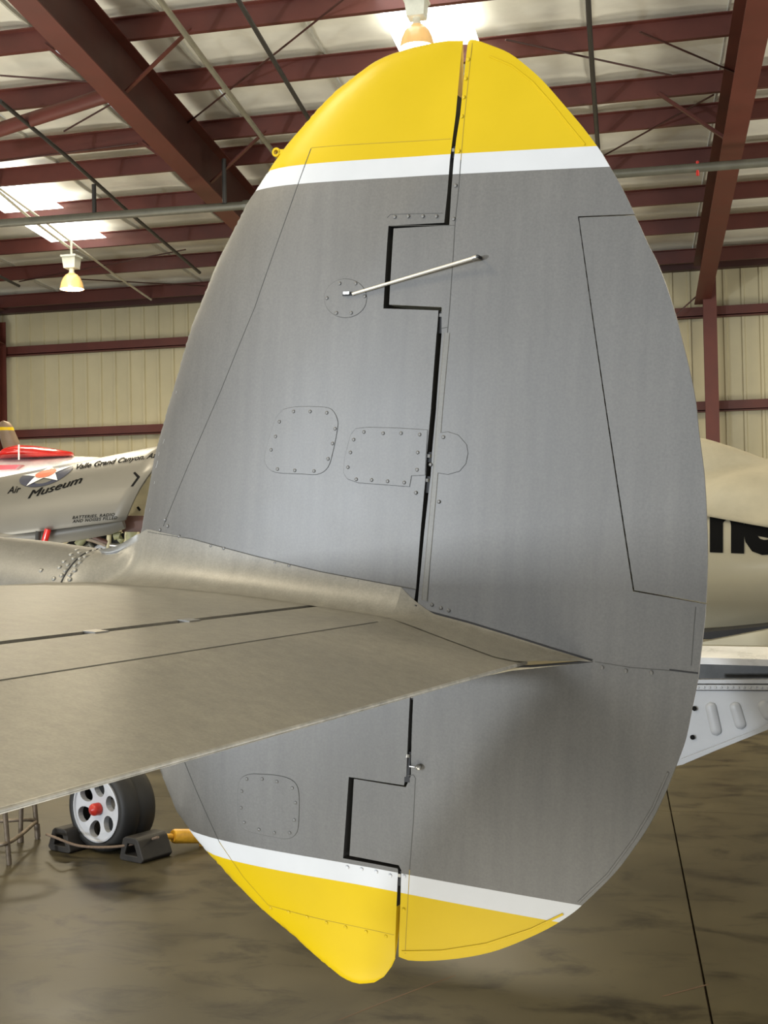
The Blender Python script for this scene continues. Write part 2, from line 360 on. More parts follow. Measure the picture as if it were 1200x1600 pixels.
# ------------------------------------------------------------------ services under the roof
def pipe(name, pts, dz, r, m, label, cat):
    q = [on_roof(px, py, dz) for px, py in pts]; return tag(tube(name, q, r, m, None, 10), label, cat)
p = thing('sprinkler_main', 'long grey sprinkler main pipe hung level beneath the purlins behind the fin', 'pipe', (-9, 15.4, 5.98))
tube('main', [V((-3.5, -.12, .01)), V((3.6, .06, 0)), V((8.1, .0, 0)), V((14, .1, 0))], .055, M['galv'], p, 12)
for X, Z in ((1.64, .42), (3.44, .6), (12, .9)): tube('hanger', [V((X, .0, .03)), V((X, .0, Z))], .03, M['black_pipe'], p, 8)
bm = bmesh.new(); lathe(bm, [(.0, -.08), (.07, -.08), (.07, .08), (0, .08)], 12, org=V((3.75, .07, 0)), ax=V((1, 0, 0))); obj('coupling', bm, M['galv'], p)
tube('outlet', [V((9.3, 0, .07)), V((9.3, 0, -.1))], .02, M['redp'], p, 8)
pipe('branch_pipe', ((0, 158), (105, 245), (205, 335), (312, 426)), -.62, .026, M['black_pipe'], 'black iron branch pipe crossing under the purlins left of the big rafter', 'pipe')
pipe('branch_pipe', ((352, -40), (375, 5), (425, 90), (480, 182), (500, 215)), -.5, .026, M['black_pipe'], 'black iron branch pipe running down towards the curved front of the yellow tip', 'pipe')
pipe('branch_pipe', ((916, -60), (921, 40), (927, 130), (935, 240), (940, 300)), -.45, .028, M['black_pipe'], 'black branch pipe dropping to the rear edge of the yellow fin tip', 'pipe')
pipe('conduit', ((225, -35), (250, 0), (340, 122), (440, 255)), -.55, .030, M['olive'], 'thick olive conduit running from the top of the picture beside the big rafter', 'conduit')
pipe('branch_pipe', ((-40, 412), (0, 432), (30, 447)), -.62, .024, M['black_pipe'], 'short end of a black branch pipe at the far left above the eave', 'pipe')
pipe('conduit', ((-30, 277), (0, 301), (52, 345), (110, 388)), -.38, .022, M['cream_conduit'], 'cream conduit feeding the far hanging lamp, left one of the pair', 'conduit')
pipe('conduit', ((-30, 268), (0, 295), (66, 343), (120, 385), (180, 430), (236, 468)), -.34, .02, M['cream_conduit'], 'cream conduit running past the far hanging lamp to the wall', 'conduit')
def lamp(px, py, d, wpx, label):
    "hanging high-bay lamp; (px, py) is the centre of the bowl rim, wpx its width"
    c = at(px, py, d); R = wpx * d / 2000 / 2
    t = thing('high_bay_lamp', label, 'lamp', c)
    bm = bmesh.new(); lathe(bm, [(R, 0), (R * .99, R * .12), (R * .9, R * .55), (R * .72, R * .95), (R * .5, R * 1.22), (R * .3, R * 1.34)], 24); obj('bowl', bm, M['amber'], t, 60)
    bm = bmesh.new(); lathe(bm, [(0, -R * .1), (R * .5, -R * .08), (R * .97, 0), (R * .97, R * .05)], 24); obj('lens', bm, M['glow'], t, 60)
    bm = bmesh.new(); lathe(bm, [(R * .3, R * 1.3), (R * .22, R * 1.5), (R * .22, R * 1.75)], 12); obj('neck', bm, M['lampbox'], t, 60)
    bm = bmesh.new(); h0, h1 = R * 1.75, R * 2.85; lo, hi = R * .5, R * .62
    r0 = [bm.verts.new((sx * lo, sy * lo, h0)) for sx, sy in ((-1, -1), (1, -1), (1, 1), (-1, 1))]
    r1 = [bm.verts.new((sx * hi, sy * hi, h1)) for sx, sy in ((-1, -1), (1, -1), (1, 1), (-1, 1))]
    bm.faces.new(r0[::-1]); bm.faces.new(r1)
    for k in range(4): bm.faces.new((r0[k], r0[(k + 1) % 4], r1[(k + 1) % 4], r1[k]))
    box(bm, (-hi * 1.12, -hi * 1.12, h1 - R * .18), (hi * 1.12, hi * 1.12, h1 - R * .02))
    obj('ballast_box', bm, M['lampbox'], t)
    tube('stem', [V((0, 0, h1 - .02)), V((0, 0, max(h1 + .1, roof_z(c.y) - .32 - c.z)))], .018, M['cream_conduit'], t, 8)
    l = bpy.data.lights.new('lamp_light', 'SPOT'); l.energy = 160; l.color = (1, .80, .52); l.shadow_soft_size = R * .8; l.spot_size = radians(150); l.spot_blend = .6
    o = bpy.data.objects.new('lamp_light', l); COL.objects.link(o); o.parent = t; o.location = (0, 0, -R * .35)
lamp(112.5, 452, 20.5, 37, 'hanging lamp with amber bowl near the far wall, below the skylight on the left')
lamp(652, 75, 12.0, 54, 'hanging lamp glowing under the skylight just behind the top of the yellow fin')
# ------------------------------------------------------------------ the fighter's tail (built in its own frame: x aft, y away, z up)
YAW, PIT, D = radians(-13.7), radians(4.4), 2.95
NN = rz(YAW) @ V((0, 1, 0)); AF0 = rz(YAW) @ V((1, 0, 0))
AFT = cos(PIT) * AF0 - sin(PIT) * V((0, 0, 1)); FUP = sin(PIT) * AF0 + cos(PIT) * V((0, 0, 1))
FM = Matrix((AFT, NN, FUP)).transposed()
FO = CAM + D * NN
plane = thing('fighter_aircraft', 'grey twin-boom fighter tail with yellow and white tipped fin filling the picture', 'aircraft', FO, None, FM)
def fray(px, py): d = ray(px, py); return V((d.dot(AFT), d.dot(NN), d.dot(FUP)))
FC = V((0, -D, 0))
def onfin(px, py, y=0.0):
    d = fray(px, py); s = (D + y) / d.y; return V((d.x * s, d.z * s))
LEpx = [(724, 64), (700, 64), (680, 67), (647, 74), (615, 84), (587, 97), (559, 117), (526, 143), (498, 171), (470, 203), (447, 231), (427, 259), (414, 279), (401, 299), (386, 321), (361, 371), (346, 401), (333, 430), (317, 470), (301, 510), (288, 553), (275, 600), (264, 637), (254, 673), (247, 700), (242, 721), (236, 755), (230, 788), (225, 815), (221, 835), (213, 850), (200, 859), (180, 866)]
LE2 = [(251, 1200), (267, 1240), (278, 1267), (290, 1284), (305, 1306), (332, 1338), (366, 1375), (412, 1421), (455, 1457), (493, 1492), (524, 1518), (543, 1531), (562, 1537), (585, 1535), (600, 1526), (612, 1510), (618, 1497)]
TEpx = [(731, 63), (743, 63), (769, 72), (797, 84), (825, 105), (848, 126), (871, 152), (895, 180), (914, 203), (937, 234), (948, 252), (970, 290), (992, 335), (1013, 382), (1026, 407), (1041, 445), (1056, 492), (1067, 535), (1077, 575), (1087, 625), (1092, 672), (1097, 712), (1101, 745), (1104, 796), (1106, 856), (1105, 905), (1102, 964), (1095, 1024), (1091, 1060), (1082, 1104), (1072, 1153), (1061, 1185), (1049, 1216), (1038, 1243), (1016, 1287), (990, 1326), (960, 1365), (912, 1412), (890, 1430), (856, 1451), (808, 1473), (765, 1488), (717, 1497), (665, 1501), (626, 1499)]
LEa = [onfin(*p) for p in LEpx]; LEb = [onfin(*p) for p in LE2]; TEl = smooth_line([onfin(*p) for p in TEpx], 3)
LEmid = [V((-2.26, -.22)), V((-2.262, -.35)), V((-2.245, -.52)), V((-2.205, -.68))]
tip_le = smooth_line(LEa[:-4] + LEmid + LEb, 3)
EDGE = tip_le + TEl[::-1]
PUSH = .012
def halft(x, z):
    "half thickness of fin and rudder: blunt in front, fine at the trailing edge, rounded over the tips"
    p = (x, z); d1 = dpoly(p, tip_le); d2 = dpoly(p, TEl)
    a = .088 * sqrt(max(0, 1 - (1 - min(1, d1 / .5)) ** 2)); b = .0035 + .115 * d2
    h = max(0.0, .5 + .5 * (b - a) / .035); h = min(1, h)
    return max(.0012, a * h + b * (1 - h) - .035 * h * (1 - h))
_hc = {}
def ht(x, z):
    k = (round(x, 3), round(z, 3))
    if k not in _hc: _hc[k] = halft(*k)
    return _hc[k]
def onskin(px, py):
    p = onfin(px, py)
    for _ in range(4): p = onfin(px, py, -ht(p.x, p.y) if inside(p, EDGE) else 0)
    return p
STR = [.8435, .792, -.967, -1.018]           # the white stripes lie between these heights
def cdt(poly, pts, lines=()):
    vs = [V((p[0], p[1])) for p in poly]; n = len(vs); ed = [(i, (i + 1) % n) for i in range(n)]
    for ln in lines:
        b = len(vs); vs += [V(q) for q in ln]; ed += [(b + i, b + i + 1) for i in range(len(ln) - 1)]
    vs += [V(q) for q in pts]
    r = delaunay_2d_cdt(vs, ed, [], 0, 1e-5)
    out = []
    for f in r[2]:
        c = sum((r[0][i] for i in f), V((0, 0))) / len(f)
        if inside(c, poly): out.append(f)
    return r[0], out
def skin(name, poly, parent, mats, pick, step=.03, lines=(), both=True, rings=True, smooth=35):
    poly = resample(poly, .018, True); pts = []
    xs_ = [p[0] for p in poly]; zs_ = [p[1] for p in poly]
    nx = int((max(xs_) - min(xs_)) / step); nz = int((max(zs_) - min(zs_)) / step)
    for i in range(nx + 1):
        for j in range(nz + 1):
            p = V((min(xs_) + (i + (.5 if j % 2 else 0)) * step, min(zs_) + j * step))
            if inside(p, poly) and dpoly(p, poly + [poly[0]]) > .012 and dpoly(p, tip_le) > .05: pts.append(p)
    if rings:
        tl = resample(tip_le, .022)
        for i in range(1, len(tl) - 1):
            t = (tl[i + 1] - tl[i - 1]).normalized(); nrm = V((-t.y, t.x))
            for d in (.002, .006, .012, .021, .033, .048):
                p = tl[i] + nrm * d
                if inside(p, poly) and dpoly(p, poly + [poly[0]]) > d * .7 and abs(dpoly(p, tip_le) - d) < .002: pts.append(p)
    vs, fs = cdt(poly, pts, lines); bm = bmesh.new(); used = sorted({i for f in fs for i in f})
    A = {i: bm.verts.new((vs[i].x, -ht(vs[i].x, vs[i].y), vs[i].y)) for i in used}
    B = {i: bm.verts.new((vs[i].x, ht(vs[i].x, vs[i].y), vs[i].y)) for i in used}
    for f in fs:
        c = sum((vs[i] for i in f), V((0, 0))) / 3; mi = pick(c)
        bm.faces.new([A[i] for i in f]).material_index = mi; bm.faces.new([B[i] for i in f][::-1]).material_index = mi
    for e in [e for e in bm.edges if e.is_boundary and e.verts[0].co.y < 0]:
        a, b = e.verts; ia = next((i for i in used if A[i] is a), None) if False else None
    ia = {v: i for i, v in A.items()}
    for e in [e for e in bm.edges if e.is_boundary]:
        if e.verts[0] in ia and e.verts[1] in ia:
            i, j = ia[e.verts[0]], ia[e.verts[1]]
            mx = max(ht(*vs[i]), ht(*vs[j])); f = bm.faces.new((A[i], B[i], B[j], A[j])); c = (vs[i] + vs[j]) / 2
            f.material_index = pick(c) if mx < .02 or (name == 'rudder' and pick(c)) else len(mats) - 1
    return obj(name, bm, mats, parent, smooth)
def band(c):
    z = c[1]
    return 2 if z > STR[0] or z < STR[3] else (1 if z > STR[1] or z < STR[2] else 0)
def hl(z, x0=-2.6, x1=-.4, n=60): return [(x0 + (x1 - x0) * i / n, z) for i in range(n + 1)]
STL = [hl(z) for z in STR]
MB = [M['gray'], M['white'], M['yellow'], M['dark']]
MR = [M['gray'], M['white'], M['yellow'], M['primer']]
# fin
finTE = [(723, 66), (712, 180), (707, 217), (703, 250), (699, 301), (694, 348), (607, 353), (599, 482), (685, 485), (683, 515), (682, 523), (673, 643), (667, 707), (665, 743), (662, 776), (657, 831), (652, 895), (650, 920), (646, 946), (641, 1082), (637, 1160), (635, 1210), (631, 1227), (545, 1214), (536, 1341), (621, 1357), (622, 1360), (619, 1428), (617, 1497)]
finpoly = LEa + [V((-2.0, -.34)), V((-2.26, -.36))][:0] + LEmid + LEb[:-1] + [onfin(*p) for p in LE2[-1:]] + [onskin(*p) for p in finTE[::-1]]
fin = skin('vertical_fin', finpoly, plane, MB, band, lines=STL)
# rudder: one skin, notched by the tail cone, cut out for the trim tab
rudLE = [(731, 66), (719, 180), (713, 217), (709, 250), (705, 301), (702, 352), (615, 357), (608, 476), (690, 480), (690, 523), (681, 643), (675, 707), (673, 743), (669, 776), (663, 831), (657, 895), (652, 948)]
rudLE2 = [(646, 1082), (643, 1160), (642, 1212), (634, 1230), (553, 1217), (546, 1337), (623, 1352), (627, 1360), (625, 1428), (623, 1495)]
tab_px = [(903, 338), (992, 335.5), (1102, 935), (989, 924)]
tabc = [onskin(*p) for p in tab_px]
TEr = [p for p in TEl]
itop = min(range(len(TEr)), key=lambda i: (TEr[i] - tabc[1]).length); ibot = min(range(len(TEr)), key=lambda i: (TEr[i] - tabc[2]).length)
slot_tip = onskin(926, 1032)
rudpoly = [onskin(*p) for p in rudLE[::-1]]
rudpoly = [V(p) for p in rudpoly] + TEr[1:itop] + [TEr[itop], tabc[0], tabc[3], TEr[ibot]] + TEr[ibot + 1:-1] + [onskin(*p) for p in rudLE2[::-1]] + [onskin(700, 1068), onskin(800, 1048), slot_tip + V((0, -.004)), slot_tip, onskin(800, 993), onskin(735, 973), onskin(690, 961)]
rud = skin('rudder', rudpoly, plane, MR, band, lines=STL, rings=True)
g = .003
tabpoly = [tabc[0] + V((g, -g)), *[p for p in [TEr[itop] + V((0, -g))] + TEr[itop + 1:ibot] + [TEr[ibot] + V((0, g))]], tabc[3] + V((g, g))]
skin('trim_tab', tabpoly, rud, MB, lambda c: 0, rings=False)
# thin things lying on the skin
def spt(p, lift): return V((p[0], -ht(p[0], p[1]) - lift, p[1]))
def ribbon(name, pl, width, m, parent, lift=.0006, step=.02, conv=True):
    pl = [onskin(*p) for p in pl] if conv else pl
    pl = resample(pl, step); bm = bmesh.new(); rows = []
    for i, p in enumerate(pl):
        t = (pl[min(i + 1, len(pl) - 1)] - pl[max(i - 1, 0)]).normalized(); s = V((-t.y, t.x)) * width / 2
        rows.append([bm.verts.new(spt(q, l)) for q, l in ((p + s, -.001), (p + s * .6, lift), (p - s * .6, lift), (p - s, -.001))])
    for a, b in zip(rows, rows[1:]):
        for k in range(3): bm.faces.new((a[k], a[k + 1], b[k + 1], b[k]))
    return obj(name, bm, m, parent)
def plate(name, pl, m, parent, th=.0014, conv=True, curved=3):
    pl = [onskin(*p) for p in pl] if conv else pl
    c = smooth_line(pl + [pl[0]], curved)[:-1]; c = resample(c, .014, True)
    if sum(a.x * b.y - b.x * a.y for a, b in zip(c, c[1:] + c[:1])) < 0: c = c[::-1]
    pts = []; x0 = min(p.x for p in c); x1 = max(p.x for p in c); z0 = min(p.y for p in c); z1 = max(p.y for p in c)
    for i in range(int((x1 - x0) / .03) + 1):
        for j in range(int((z1 - z0) / .03) + 1):
            p = V((x0 + i * .03, z0 + j * .03))
            if inside(p, c) and dpoly(p, c + c[:1]) > .01: pts.append(p)
    vs, fs = cdt(c, pts); bm = bmesh.new(); vv = [bm.verts.new(spt(p, th)) for p in vs]
    for f in fs: bm.faces.new([vv[i] for i in f])
    for e in [e for e in bm.edges if e.is_boundary]:
        a, b = e.verts
        n = [bm.verts.new((v.co.x, v.co.y + th + .0015, v.co.z)) for v in (a, b)]; bm.faces.new((a, b, n[1], n[0]))
    for v in [v for v in bm.verts if not v.link_faces]: bm.verts.remove(v)
    o = obj(name, bm, m, parent, 35)
    ribbon('panel_seam', c + c[:1], .0035, M['seam'], parent, .0005, .014, False)
    return o
bm = bmesh.new(); lathe(bm, [(.0048, 0), (.0046, .0009), (.0036, .0016), (.0018, .0018)], 12, cap1=True, ax=V((0, -1, 0))); SCREW = bpy.data.meshes.new('screw'); bm.to_mesh(SCREW); bm.free(); SCREW.shade_smooth()
SCREW_Y = SCREW.copy(); SCREW_W = SCREW.copy(); SCREW_B = SCREW.copy()
SCREW.materials.append(M['gray']); SCREW_Y.materials.append(M['yellow']); SCREW_W.materials.append(M['white']); SCREW_B.materials.append(M['steel'])
bm = bmesh.new(); lathe(bm, [(.0070, 0), (.0062, .0004)], 12, cap1=True, ax=V((0, -1, 0))); RING = bpy.data.meshes.new('screw_seat'); bm.to_mesh(RING); bm.free(); RING.materials.append(M['seam'])
def screws(pts, parent, me=None, lift=.0012):
    for p in pts:
        q = onskin(*p); z = q.y
        m_ = me or (SCREW, SCREW_W, SCREW_Y)[band(q)]
        inst('screw', m_, None, parent, spt(q, lift))
panelA = [(443, 640), (462, 636), (500, 636), (518, 640), (527, 655), (527, 672), (518, 715), (510, 733), (495, 741), (470, 740), (432, 738), (417, 728), (414, 712), (424, 675), (432, 653)]
panelB = [(548, 680), (556, 670), (575, 668), (620, 669), (668, 672), (667, 690), (664, 742), (643, 743), (640, 760), (600, 757), (560, 754), (543, 748), (537, 738), (539, 715)]
panelC = [(372, 1235), (376, 1218), (390, 1210), (410, 1210), (440, 1213), (460, 1222), (467, 1240), (467, 1275), (464, 1300), (450, 1310), (425, 1307), (390, 1299), (376, 1290), (372, 1270)]
plate('access_panel', panelA, M['gray'], fin); plate('access_panel', panelB, M['gray'], fin, curved=1); plate('access_panel', panelC, M['gray'], fin)
plate('access_panel', [(540 + 33 * cos(k * pi / 8), 466 + 30 * sin(k * pi / 8)) for k in range(16)], M['gray'], fin, .001)
plate('half_round_cover', [(686, 677), (700, 675), (716, 680), (729, 695), (731, 708), (728, 724), (718, 736), (700, 741), (681, 738)], M['gray'], rud, .001, curved=1)
screws([(459, 643), (485, 643), (511, 645), (437, 659), (431, 682), (424, 703), (434, 733), (461, 735), (491, 736), (513, 717), (520, 693), (524, 670)], fin)
screws([(569, 675), (599, 677), (627, 677), (656, 679), (553, 687), (548, 707), (544, 730), (557, 749), (581, 750), (606, 752), (632, 754), (653, 707), (652, 734), (650, 770)], fin)
screws([(693, 683), (686, 784), (673, 726)], rud)
screws([(386, 1217), (410, 1217), (433, 1221), (457, 1231), (462, 1254), (460, 1281), (453, 1301), (429, 1301), (405, 1296), (382, 1285), (377, 1262), (378, 1236)], fin)
screws([(531, 443), (556, 443), (511, 466), (526, 489), (549, 489), (570, 463)], fin)
screws([(423, 1419), (451, 1425), (480, 1433), (510, 1442), (540, 1449), (572, 1456), (603, 1463)], fin, SCREW_Y, .0005)
screws([(617, 339), (638, 338), (661, 338), (682, 338)], fin); screws([(543, 1355), (565, 1358), (588, 1362), (610, 1368)], fin)
screws([(732, 93), (728, 123), (725, 152), (722, 182), (717, 236), (712, 290), (709, 342), (632, 1369), (631, 1421)], rud)
screws([(675, 945), (689, 950), (701, 954), (941, 1043), (978, 1048), (1018, 1051)], rud)
screws([(258, 812), (262, 822), (280, 838)], fin)
screws([(250, 828), (330, 853), (350, 857), (430, 880), (452, 884), (540, 905), (560, 909), (622, 925), (632, 938)], fin)
sl = lambda pts, par, wd=.0028, m='seam': ribbon('panel_seam', pts, wd, M[m], par)
sl([(486, 232), (440, 360), (398, 480), (345, 610), (295, 725), (255, 822)], fin); sl([(486, 231), (600, 223), (705, 217)], fin, .0018, 'seamy')
sl([(288, 1190), (315, 1255), (343, 1316)], fin, .002); sl([(343, 1316), (380, 1370), (419, 1414)], fin, .002, 'seamy'); sl([(419, 1414), (500, 1436), (616, 1461)], fin, .0018, 'seamy')
sl([(605, 340), (610, 335), (692, 333)], fin, .0016)
sl([(738, 67), (725, 190), (720, 250)], rud, .0024, 'seamy'); sl([(720, 250), (717, 290), (711, 347), (708, 400), (703, 475), (700, 510), (692, 597), (685, 676), (682, 727), (678, 793), (672, 880), (668, 940)], rud)
sl([(610, 353), (711, 352)], rud, .002); sl([(690, 513), (700, 511)], rud, .002)
sl([(637, 1212), (646, 1211), (649, 1216), (646, 1280), (640, 1359)], rud); sl([(640, 1359), (633, 1490)], rud, .0024, 'seamy')
sl([(930, 1034), (985, 1043), (1050, 1048)], rud, .002); ribbon('seam_gap', [(1046, 1046.5), (1091, 1052)], .005, M['dark'], rud, .001)
ribbon('edge_bead', [(765, 88), (800, 103), (832, 128), (862, 162), (890, 197), (914, 226)], .007, M['yellow'], rud, .0016, .02)
ribbon('edge_bead', [(628, 1487), (690, 1486), (760, 1475), (830, 1452), (880, 1428)], .007, M['yellow'], rud, .0018, .02)
ribbon('edge_bead', [(904, 1410), (950, 1366), (990, 1312), (1020, 1262), (1044, 1207)], .007, M['gray'], rud, .0016, .02)
ribbon('edge_bead', [(1087, 948), (1084, 985), (1080, 1040)], .0022, M['seam'], rud, .0008, .02)
ribbon('nose_skin', [(699, 520), (688, 640), (679, 760), (671, 850), (663, 938)], .019, M['nose'], rud, .0008, .02)
# hinge line of the tab: short piano-hinge knuckles
a, b = onskin(904, 340), onskin(989, 922)
bm = bmesh.new()
for k in range(26):
    t = k / 26 + .012; p = a + (b - a) * t; q = a + (b - a) * (t + .019)
    for r0, r1 in ((p, q),):
        s = V((.0022, 0)); vv = [bm.verts.new(spt(v, l)) for v, l in ((r0 - s, -.002), (r0, .0012), (r0 + s, -.002), (r1 - s, -.002), (r1, .0012), (r1 + s, -.002))]
        bm.faces.new((vv[0], vv[1], vv[4], vv[3])); bm.faces.new((vv[1], vv[2], vv[5], vv[4]))
tag(obj('hinge_knuckles', bm, M['seam'], rud), kind='stuff')
chipm = mat('bare_metal_chip', (.55, .55, .54), .35, metal=.6)
for (x0, y0), (x1, y1), wd in (((256, 686), (254, 693), .0025), ((248, 706), (247, 712), .002), ((246, 720), (243, 731), .0035), ((241, 752), (240, 756), .002), ((275, 611), (274, 615), .0016), ((234, 794), (233, 799), .0018)):
    ribbon('paint_chip', [(x0 + .8, y0), ((x0 + x1) / 2 + 1.2, (y0 + y1) / 2), (x1 + .8, y1)], wd, chipm, fin, .0005, .008)
# hinge hardware seen in the gap
for x0, y0, x1, y1 in ((684, 486, 690, 520), (665, 706, 672, 722), (662, 744, 669, 770), (632, 1175, 640, 1222), (640, 1082, 647, 1094), (704, 228, 709, 246), (620, 1362, 627, 1384)):
    a, b = onskin((x0 + x1) / 2, y0), onskin((x0 + x1) / 2, y1); wd = (x1 - x0) * .00085
    bm = bmesh.new(); zt = .006; y_ = -ht(*a) + .012
    box(bm, (min(a.x, b.x) - wd, y_ - .006, b.y), (max(a.x, b.x) + wd, y_ + .03, a.y)); obj('hinge_bracket', bm, M['dark'], fin)
    bm = bmesh.new(); lathe(bm, [(.006, -.004), (.006, .004)], 8, True, True, org=V(((a.x + b.x) / 2, y_ - .006, a.y - .01))); obj('hinge_bolt', bm, M['steel'], fin)
bm = bmesh.new(); q = onskin(656, 1198); lathe(bm, [(.0, .012), (.006, .010), (.0085, .004), (.007, 0), (.004, -.004)], 12, org=spt(q, .004), ax=V((0, -1, 0))); obj('grease_fitting', bm, M['steel'], rud, 60)
tube('grease_nozzle', [spt(onskin(641, 1197), .004), spt(onskin(650, 1198), .006)], .0022, M['steel'], rud, 6)
# tab pushrod and its slot
a = onskin(536, 459); b = onskin(555, 460); bm = bmesh.new(); wd = .006
for p, q in ((a, b),):
    box(bm, (p.x, -ht(*p) - .003, p.y - .006), (q.x, -ht(*p) + .003, q.y + .006))
obj('rod_slot', bm, M['dark'], fin)
bm = bmesh.new(); box(bm, (a.x + .004, -ht(*a) - .008, a.y - .003), (a.x + .022, -ht(*a) - .002, a.y + .004)); obj('rod_lug', bm, M['steel'], fin)
pr = thing_parent = bpy.data.objects.new('trim_pushrod', None); COL.objects.link(pr); pr.parent = plane
p0 = spt(onskin(552, 460), .004); d = fray(747, 401); q0 = onskin(747, 401); p1 = spt(q0, .02)
sc_ = (D + p1.y) / d.y; p1 = V((d.x * sc_, p1.y, d.z * sc_))
tube('rod', [p0, p0.lerp(p1, .97)], .0042, M['rod'], pr, 10)
tube('rod_end', [p0.lerp(p1, .955), p1], .006, M['steel'], pr, 10)
tube('rod_bolt', [p1 + V((0, -.006, 0)), p1 + V((0, .018, 0))], .004, M['dark'], pr, 10)
e = onfin(434, 239); bm = bmesh.new(); lathe(bm, [(.0065, -.006), (.0125, -.006), (.0125, .006), (.0065, .006), (.0065, -.006)], 14, org=V((e.x, -.004, e.y)), ax=V((0, -1, 0)))
box(bm, (e.x + .009, -.010, e.y - .006), (e.x + .05, .003, e.y + .006)); obj('antenna_eye', bm, M['yellow'], plane, 40)
# tailplane and elevator
TOP = [(-2.665, -.38), (-2.655, -.355), (-2.62, -.335), (-2.55, -.319), (-2.45, -.305), (-2.34, -.297), (-2.2, -.290), (-2.0, -.2865), (-1.8, -.2885), (-1.6, -.297), (-1.45, -.305), (-1.36, -.312), (-1.2, -.344), (-1.03, -.3765), (-1.018, -.3785)]
SPAN0, SPAN1 = -.02, -4.85
def topz(x): return interp(TOP, x)
def slab_(name, x0, x1, ya, yb, parent, m, n=26, nose=False):
    xs_ = sorted(set([x0, x1] + [p[0] for p in TOP if x0 < p[0] < x1] + [x0 + (x1 - x0) * k / n for k in range(n + 1)]))
    bm = bmesh.new(); pr = [(x, topz(x)) for x in xs_]
    lo = [(x, -.765 - z) for x, z in pr]
    ring = pr + lo[::-1]; ny = 24; rows = []
    for j in range(ny + 1):
        y = ya + (yb - ya) * j / ny; rows.append([bm.verts.new((x, y, z)) for x, z in ring])
    L_ = len(ring)
    for r0, r1 in zip(rows, rows[1:]):
        for k in range(L_): bm.faces.new((r0[k], r0[(k + 1) % L_], r1[(k + 1) % L_], r1[k]))
    bm.faces.new(rows[0][::-1]); bm.faces.new(rows[-1]); bmesh.ops.remove_doubles(bm, verts=bm.verts[:], dist=1e-5)
    return obj(name, bm, m, parent, 30)
HX = -1.585
stab = slab_('tailplane', -2.665, HX - .012, SPAN0, SPAN1, plane, M['stabgray_lit'])
elev = slab_('elevator', HX + .012, -1.018, -.15, SPAN1, plane, M['stabgray_lit'])
bm = bmesh.new(); box(bm, (HX - .03, SPAN1 + .05, -.46), (HX + .03, -.20, -.318)); obj('hinge_spar', bm, M['dark'], stab)
def sray(px, py):
    "point on the tailplane's upper skin"
    d = fray(px, py); z = -.3
    for _ in range(12): s = z / d.z; z = topz(d.x * s)
    s = z / d.z; return FC + d * s
for px, py in ((150, 987), (292, 969)):
    p = sray(px, py); bm = bmesh.new(); box(bm, (HX - .016, p.y - .02, p.z - .03), (HX + .016, p.y + .02, p.z + .002)); obj('hinge_fitting', bm, M['steel'], stab)
def top_ribbon(name, a, b, wd, m, parent):
    bm = bmesh.new(); n = 30; rows = []
    for k in range(n + 1):
        p = a.lerp(b, k / n); rows.append([bm.verts.new((p.x + s * wd / 2, p.y, topz(p.x + s * wd / 2) + .0006)) for s in (-1, 1)])
    for r0, r1 in zip(rows, rows[1:]): bm.faces.new((r0[0], r0[1], r1[1], r1[0]))
    return obj(name, bm, m, parent)
top_ribbon('panel_seam', V((-1.36, -.25, 0)), V((-1.36, -4.8, 0)), .004, M['seam'], elev)
bm = bmesh.new(); sweep(bm, [V((-1.0185, -.225, -.3825)), V((-1.0185, SPAN1, -.3825))], circ(.0042, 8)); obj('trailing_edge_bead', bm, mat('worn_bare_edge', (.42, .41, .38), .4, metal=.5, var=.3, scale=30), elev, 60)
TOPB = [(-6.0, -.16), (-3.2, -.186), (-2.784, -.199), (-2.645, -.198), (-2.491, -.206), (-2.386, -.212), (-2.317, -.217), (-2.2, -.225), (-1.9, -.26), (-1.4, -.32)]
# fillet between fin and tailplane
def bez(a, c, b, t): return a * (1 - t) ** 2 + c * (2 * t * (1 - t)) + b * t * t
covA = [onskin(*p) for p in ((222, 822), (300, 842), (400, 869), (500, 893), (590, 910), (650, 921))]
def boom_z(x): return interp(TOPB, x)
def boom_r(x): return .2 + max(0, (-2.3 - x)) * .02 - max(0, x + 2.3) * .14
def fil(s, t):
    x = -2.395 + s * (-1.385 + 2.395); w_ = max(0, min(1, (x + 2.395) / .17)); w_ = w_ * w_ * (3 - 2 * w_)
    zt = boom_z(x)
    zA = interp([(p.x, p.y) for p in covA], x) if x > -2.2 else interp([(-2.42, boom_z(-2.42) + .001), (-2.36, -.2085), (-2.32, -.2), (-2.29, -.185), (-2.262, -.162), (-2.2, -.139)], x)
    if x < -2.42: zA = zt + .001
    A = V((x, -ht(x, zA) - .0015 if x > -2.42 else -.0015, zA))
    yb = -.187 + .022 * max(0, (x + 2.2) / .8); B = V((x, yb, topz(x) + .0004)); c = V((x, A.y - .008 - .012 * s, B.z + .001))
    P = bez(A, c, B, t); ph = 1.95 * t; r = boom_r(x) + .001
    Q = V((x, -r * .93 * sin(ph), zt - r + r * cos(ph)))
    return Q.lerp(P, max(w_, (1 - t * 6) if x > -2.37 else 0))
bm = bmesh.new(); grid(bm, 60, 24, fil); grid(bm, 60, 24, lambda u, v: Matrix.Scale(-1, 3, V((0, 1, 0))) @ fil(u, v)); obj('root_fillet', bm, M['stabgray_lit'], plane, 180)
ribbon('panel_seam', [covA[0] + V((.05, -.013))] + covA[1:], .003, M['seam'], fin, .002, .02, False)
A2 = [onskin(*p) for p in ((649, 950), (690, 961), (735, 973), (800, 993), (860, 1012), (926, 1032))]
